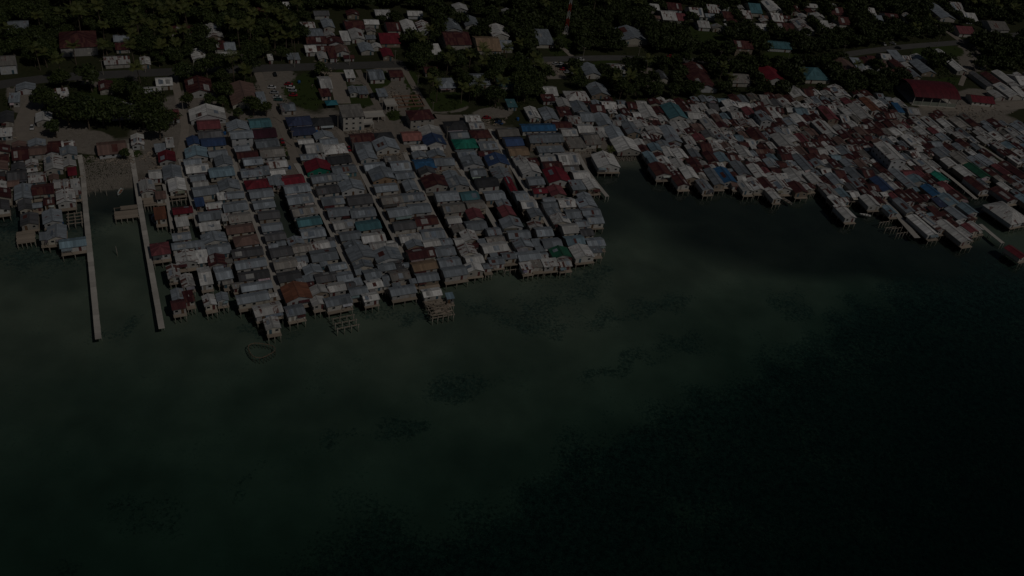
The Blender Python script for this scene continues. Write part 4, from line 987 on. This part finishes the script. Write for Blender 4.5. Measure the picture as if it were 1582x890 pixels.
FRONDS = [frond_mesh(4.2, .75, 1), frond_mesh(4.0, 1.05, 2), frond_mesh(4.4, .45, 3)]
def ptrunk(h, lean):
    mb = MB(); n = 5
    for i in range(n):
        a, b = i/n, (i+1)/n
        mb.cone((lean*a*a, 0, h*a-.2*(i == 0)), (lean*b*b, 0, h*b), .26-.1*a, .26-.1*b, 7)
    return mb.mesh('trunk', M['bark'])
PTR = [(ptrunk(10, 1.2), 10, 1.2), (ptrunk(12.5, .5), 12.5, .5), (ptrunk(8, 1.0), 8, 1.0)]
def palm(P, x, y, s=1.0, k=None, fixed=None):
    k = random.randrange(3) if k is None else k; me, h, ln = PTR[k]
    root = empty('palm_tree', (P[0], P[1], gz(P)), random.uniform(0, 6.28)); root.scale = (s, s, s)
    t = bpy.data.objects.new('trunk', me); link(t, root)
    for i in range(13):
        f = bpy.data.objects.new('frond', FRONDS[(i*2+k) % 3] if i < 9 else FRONDS[2])
        f.location = (ln, 0, h-.05); f.rotation_euler = (0, random.uniform(-.25, .15) if i < 9 else -.55, i*2.4+random.uniform(-.2, .2)); link(f, root)
    add_thing(root, x, y, ['leaning', 'tall', 'short'][k]+' coconut palm', 'palm tree', 'coconut palms among the houses', fixed)

def clear(P, rad, slack=0.0):
    r = (P[0], P[1], 0.0, 1.0, rad, rad)
    return all(overlap(r, q, slack) <= 0 for q in OCC)
TREES = []
def try_tree(x, y, s, k=None, palm_=False, check=1.2, fixed=None):
    P = un(x, y, 1.5)
    if gz(P) < .5 or not clear(P, check): return False
    for (q, rr) in TREES:
        if (q[0]-P[0])**2+(q[1]-P[1])**2 < (rr*.75+2*s)**2: return False
    TREES.append((P, 3.0*s))
    if palm_: palm(P, x, y, s, fixed=fixed)
    else: tree(P, s, random.randrange(7) if k is None else k, x, y, fixed=fixed)
    return True
for x, y, s, k in [(108,197,1.5,3),(138,200,1.4,1),(160,194,1.4,3),(186,196,1.4,1),(222,200,1.4,3),(240,190,1.2,1),(228,174,1.4,3),(150,178,1.0,6),(248,217,1.3,4),(88,213,1.1,4),(126,238,.9,4),(133,252,.7,4),(196,247,.7,4),(40,165,1.3,0),(70,170,1.3,1),(30,255,.8,4),(55,255,.7,4),
                   (392,178,1.1,0),(412,180,.9,6),(370,190,.8,4),(292,170,.9,6),(262,196,1.1,0),(345,170,.8,4),(388,118,1.2,0),(348,118,1.3,1),(420,252,.7,4),(437,240,.6,4),(640,193,.6,4),(920,168,.9,4),(1412,180,1.4,0),(1160,183,1.0,4),(925,240,.5,4),(495,120,.9,0)]:
    try_tree(x, y, s, k, check=.8)
for x, y, s in [(345,165,1.0),(663,150,1.0),(674,158,.9),(725,158,1.0),(735,150,1.1),(770,158,1.0),(775,145,1.0),(712,160,.8),(1012,212,.9),(1250,210,.9),(940,243,.7),(330,115,.9),(380,112,.9),(280,105,1.0),(370,75,1.1),(385,65,1.1),(390,58,1.0),(355,62,.9),(270,85,1.0),(255,75,1.0),(215,60,1.0),(240,65,1.0),(1158,97,.9),(1145,97,.8),(860,100,.8),(118,100,1.0),(20,72,1.0),(25,68,1.0),(660,72,.9),(725,105,1.1),(780,105,1.0),(690,115,1.0),(1497,20,1.3),(1515,22,1.3),(1560,30,1.2),(1530,30,1.2),(95,20,1.1),(112,24,1.1),(800,25,1.2),(915,30,1.2),(930,25,1.1),(1095,24,1.0),(835,28,1.1),(980,25,1.0),(1410,60,1.1),(1430,52,1.1),(1320,118,.9),(1235,130,.9),(1110,128,.9),(900,115,.9)]:
    try_tree(x, y, s, palm_=True, check=.5)
# wooded ground: (polygon, spacing)
WOODS = [([(-20,-25),(800,-25),(800,30),(480,32),(260,110),(240,105),(-20,132)], 6.2), ([(255,0),(480,0),(478,92),(440,100),(260,108)], 6.0), ([(0,120),(245,115),(250,185),(60,190),(0,165)], 12.0),
         ([(575,20),(830,20),(830,90),(620,98),(590,90)], 7.0), ([(628,98),(800,95),(815,165),(765,170),(690,150),(665,145)], 6.2), ([(790,-25),(1060,-25),(1060,90),(800,90)], 5.8), ([(800,96),(835,100),(850,150),(800,165),(790,150)], 6.5),
         ([(860,110),(1060,94),(1080,156),(960,156),(900,150)], 5.8), ([(1060,94),(1330,96),(1400,120),(1395,150),(1330,150),(1190,156),(1070,156)], 5.6), ([(1050,-25),(1330,-25),(1345,80),(1170,95),(1055,90)], 6.4), ([(1330,-25),(1610,-25),(1610,30),(1460,60),(1335,80)], 6.2),
         ([(1480,55),(1610,50),(1610,112),(1505,110),(1495,90)], 8.0), ([(1410,85),(1480,85),(1490,120),(1420,118)], 11.0), ([(275,115),(400,112),(395,190),(330,170),(290,170)], 8.5), ([(-20,200),(20,215),(100,300),(60,260)], 11)]
OPEN = [(470,145,36,32),(555,150,34,28),(1090,62,34,20),(1435,88,34,10),(875,72,14,14),(980,75,18,12),(435,18,26,6),(1215,90,26,5),(130,100,32,24),(430,145,40,30),(1490,92,26,16),(1500,55,26,8),(645,140,24,28),(300,150,10,30)]
cand = []
for poly, sp in WOODS:
    A = [un(x, y, 1.5) for x, y in poly]; x0, x1 = min(p.x for p in A), max(p.x for p in A); y0, y1 = min(p.y for p in A), max(p.y for p in A)
    gy_ = y0
    while gy_ < y1:
        gx_ = x0
        while gx_ < x1:
            P = Vector((gx_+random.uniform(-.45, .45)*sp, gy_+random.uniform(-.45, .45)*sp, 1.5)); q = px(P)
            if -40 < q[0] < 1620 and -60 < q[1] and inside(q[0], q[1], poly) and not any(((q[0]-a)/c)**2+((q[1]-b)/d)**2 < 1 for a, b, c, d in OPEN): cand.append((P, q, sp))
            gx_ += sp
        gy_ += sp*.92
cand.sort(key=lambda c: c[0].y)
far = []
ntree = sum(1 for d in THINGS if d['cat'] == 'tree'); npalm = sum(1 for d in THINGS if d['cat'] == 'palm tree')
OCC = OCC+VIEWS
OA = np.array([[q[0], q[1], math.hypot(q[4], q[5])] for q in OCC])
for P, q, sp in cand:
    s = random.uniform(.65, 1.25)*(sp/6.6)**.5
    near_ = OA[np.hypot(OA[:, 0]-P.x, OA[:, 1]-P.y) < OA[:, 2]+2.5]
    if len(near_):
        r = (P.x, P.y, 0.0, 1.0, 1.3*s, 1.3*s)
        if any(overlap(r, OCC[i], 0) > 0 for i in np.nonzero(np.hypot(OA[:, 0]-P.x, OA[:, 1]-P.y) < OA[:, 2]+2.5)[0]): continue
    if any((p[0]-P.x)**2+(p[1]-P.y)**2 < (rr*.8+1.5)**2 for p, rr in TREES): continue
    if random.random() < .17 and npalm < 130: palm(P, q[0], q[1], random.uniform(.8, 1.15)); npalm += 1; TREES.append((P, 2.0))
    elif ntree < 285 and q[1] > 0: tree(P, s, random.randrange(7), q[0], q[1]); ntree += 1
    else: far.append((P, s))
# the rest of the wood reads as one mass
vs_, fs_ = [], []; off = 0
base_pts = [crown_pts(420, 4.8, 6.5, 9, 200+k) for k in range(6)]
rr = np.random.default_rng(5)
for i, (P, s) in enumerate(far):
    p = base_pts[i % 6].copy(); a = rr.uniform(0, 6.28); c_, s_ = math.cos(a), math.sin(a); Rm = np.array([[c_, -s_, 0], [s_, c_, 0], [0, 0, 1]])
    p[:, :3] = (p[:, :3]*s)@Rm.T; p[:, 3:] = p[:, 3:]@Rm.T
    v, f = leaf_quads(p, .85*s, rr); v += np.array([P.x, P.y, 1.5+4.6*s]); vs_.append(v); fs_.append(f+off); off += len(v)
if far:
    o = bpy.data.objects.new('woodland', arr_mesh('woodland', np.concatenate(vs_), np.concatenate(fs_), M['leaf_far'])); link(o)
    tag(o, 'dense dark green woodland filling the slope behind the village', 'woodland', kind='stuff')
# low scrub at the foot of the trees and on rough plots
sc = []
for i in range(5200):
    poly, sp = WOODS[random.randrange(len(WOODS))]
    x = random.uniform(min(p[0] for p in poly), max(p[0] for p in poly)); y = random.uniform(min(p[1] for p in poly), max(p[1] for p in poly))
    if inside(x, y, poly): sc.append((x, y))
for g_ in GRASSY:
    for i in range(26): sc.append((g_[0]+random.gauss(0, g_[2]*.6), g_[1]+random.gauss(0, g_[3]*.6)))
vs_, fs_ = [], []; off = 0
for x, y in sc:
    P = un(x, y, 1.5)
    if gz(P) < .9: continue
    i_ = np.nonzero(np.hypot(OA[:, 0]-P.x, OA[:, 1]-P.y) < OA[:, 2]+1)[0]
    if any(overlap((P.x, P.y, 0., 1., .7, .7), OCC[i], 0) > 0 for i in i_): continue
    n = 26; d = rr.normal(size=(n, 3)); d[:, 2] = np.abs(d[:, 2]); d /= np.linalg.norm(d, axis=1)[:, None]; s = rr.uniform(.5, 1.5)
    v, f = leaf_quads(np.concatenate([d*s*np.array([1, 1, .8])+np.array([P.x, P.y, 1.5]), d], 1), .34, rr); vs_.append(v); fs_.append(f+off); off += len(v)
o = bpy.data.objects.new('scrub', arr_mesh('scrub', np.concatenate(vs_), np.concatenate(fs_), M['leaf'])); link(o)
tag(o, 'low green scrub and undergrowth on open plots and under trees', 'scrub', kind='stuff')

# ------------------------------------------------------------------ stony beach, litter
def stones():
    vs_, fs_ = [], []; off = 0; r = np.random.default_rng(9)
    oct_ = np.array([[1,0,0],[-1,0,0],[0,1,0],[0,-1,0],[0,0,1],[0,0,-1]], float); tri = np.array([[0,2,4],[2,1,4],[1,3,4],[3,0,4],[2,0,5],[1,2,5],[3,1,5],[0,3,5]])
    spots = [(168, 268, 40, 26, 9000), (975, 240, 30, 9, 900), (930, 238, 20, 10, 400), (60, 310, 60, 10, 900)]
    for cx, cy, rx, ry, n in spots:
        for i in range(n):
            x, y = cx+r.uniform(-1, 1)*rx, cy+r.uniform(-1, 1)*ry
            P = un(x, y, .6); z = gz(P)
            if z < -.4 or (z > 1.4 and r.uniform() < .45): continue
            s = r.uniform(.12, .42)*(1.4 if r.uniform() < .1 else 1); P = un(x, y, z)
            v = oct_*s*r.uniform(.6, 1.2, 3)+r.normal(size=(6, 3))*s*.12
            vs_.append(v+np.array([P.x, P.y, z+s*.15])); fs_.append(tri+off); off += 6
    o = bpy.data.objects.new('beach_stones', arr_mesh('beach_stones', np.concatenate(vs_), np.concatenate(fs_), M['stone'])); link(o)
    tag(o, 'grey loose stones covering the shore between the two bare piers', 'stones', kind='stuff')
stones()
def rubble():
    vs_ = MB()
    for cx, cy, rx, ry, n in [(300,264,22,6,60),(245,262,12,10,60),(500,232,14,6,40),(600,235,20,6,60),(690,260,24,5,50),(535,268,20,5,50),(612,150,22,14,90),(60,245,50,30,200),(430,232,14,8,60),(760,188,30,8,70),(560,200,20,4,40),(905,225,20,14,80),(1120,180,120,30,260),(1300,200,120,40,260),(1500,175,60,14,120),(865,108,20,8,60),(500,110,16,16,60),(655,232,24,8,150),(600,238,18,7,120),(480,215,24,8,120),(300,255,26,10,120),(400,240,30,10,100),(180,245,36,10,120),(560,205,26,6,90),(690,262,20,6,90),(240,240,20,10,90)]:
        for i in range(n):
            x, y = random.gauss(cx, rx*.5), random.gauss(cy, ry*.5); P = un(x, y, 1.6); z = gz(P)
            if z < .6: continue
            a = random.uniform(0, 3.1); l, w_ = random.uniform(.3, 2.2), random.uniform(.15, .5)
            d = Vector((math.cos(a), math.sin(a), 0)); e = Vector((-d.y, d.x, 0)); c = Vector((P.x, P.y, z+.15+random.uniform(0, .2)))
            vs_.slab([tuple(c-d*l/2-e*w_/2), tuple(c+d*l/2-e*w_/2), tuple(c+d*l/2+e*w_/2+Vector((0, 0, .15))), tuple(c-d*l/2+e*w_/2+Vector((0, 0, .15)))], .12)
    o = vs_.build('scrap_litter', M['plank']); tag(o, 'scattered scrap boards and rubble lying between the houses', 'litter', kind='stuff')
rubble()

# ------------------------------------------------------------------ labels that single each thing out
ORD = ['', 'second ', 'third ', 'fourth ', 'fifth ', 'sixth ', 'seventh ', 'eighth ', 'ninth ', 'tenth ', 'eleventh ', 'twelfth ']
for x, y, p in ((141, 400, 'the long bare pier'), (232, 420, 'the shorter bare pier'), (470, 145, 'the grassy plot with cars'), (1090, 60, 'the brown field'), (1440, 86, 'the green roadside plot'), (860, 110, 'the crowded car yard'), (168, 265, 'the stony beach'),
                (1245, 20, 'the hamlet in the woods'), (60, 190, 'the wide dirt lane'), (980, 250, 'the lagoon head'), (470, 103, 'the main road'), (705, 150, 'the palm grove')):
    LAND.append((x, y, p))
used = {}
for d in THINGS:
    if d['fixed']: d['label'] = d['fixed']; continue
    own = [l for l in LAND if abs(l[0]-d['x']) < 1.5 and abs(l[1]-d['y']) < 1.5]
    best = sorted((l for l in LAND if l not in own), key=lambda l: math.hypot(l[0]-d['x'], (l[1]-d['y'])*1.5))[0]
    dx, dy = d['x']-best[0], d['y']-best[1]
    rel = ('just inland of' if dy < 0 else 'just seaward of') if abs(dy)*1.2 > abs(dx) else ('left of' if dx < 0 else 'right of')
    d['key'] = (d['desc'], rel, best[2]); d['dist'] = math.hypot(dx, dy)
    used.setdefault(d['key'], []).append(d)
for key, ds in used.items():
    ds.sort(key=lambda d: d['dist'])
    for i, d in enumerate(ds):
        r_ = key[1] if i == 0 else key[1].replace('just ', '')
        d['label'] = ((ORD[i] if i < len(ORD) else '%dth ' % (i+1))+'%s %s %s' % (key[0], r_, key[2])).strip()
seen = {}
for d in THINGS:
    l = d['label']
    if l in seen: l = 'another '+l
    if len(l.split()) > 16: l = l.replace('rust-streaked ', '').replace('just ', '')
    if len(l.split()) > 16: l = l.replace('two-storey ', '', 1)
    seen[l] = 1
    tag(d['o'], l, d['cat'], d['group'])
print('things', len(THINGS), 'objects', len(bpy.data.objects), 'trees', ntree, 'palms', npalm, 'far', len(far), 'tris far', off)
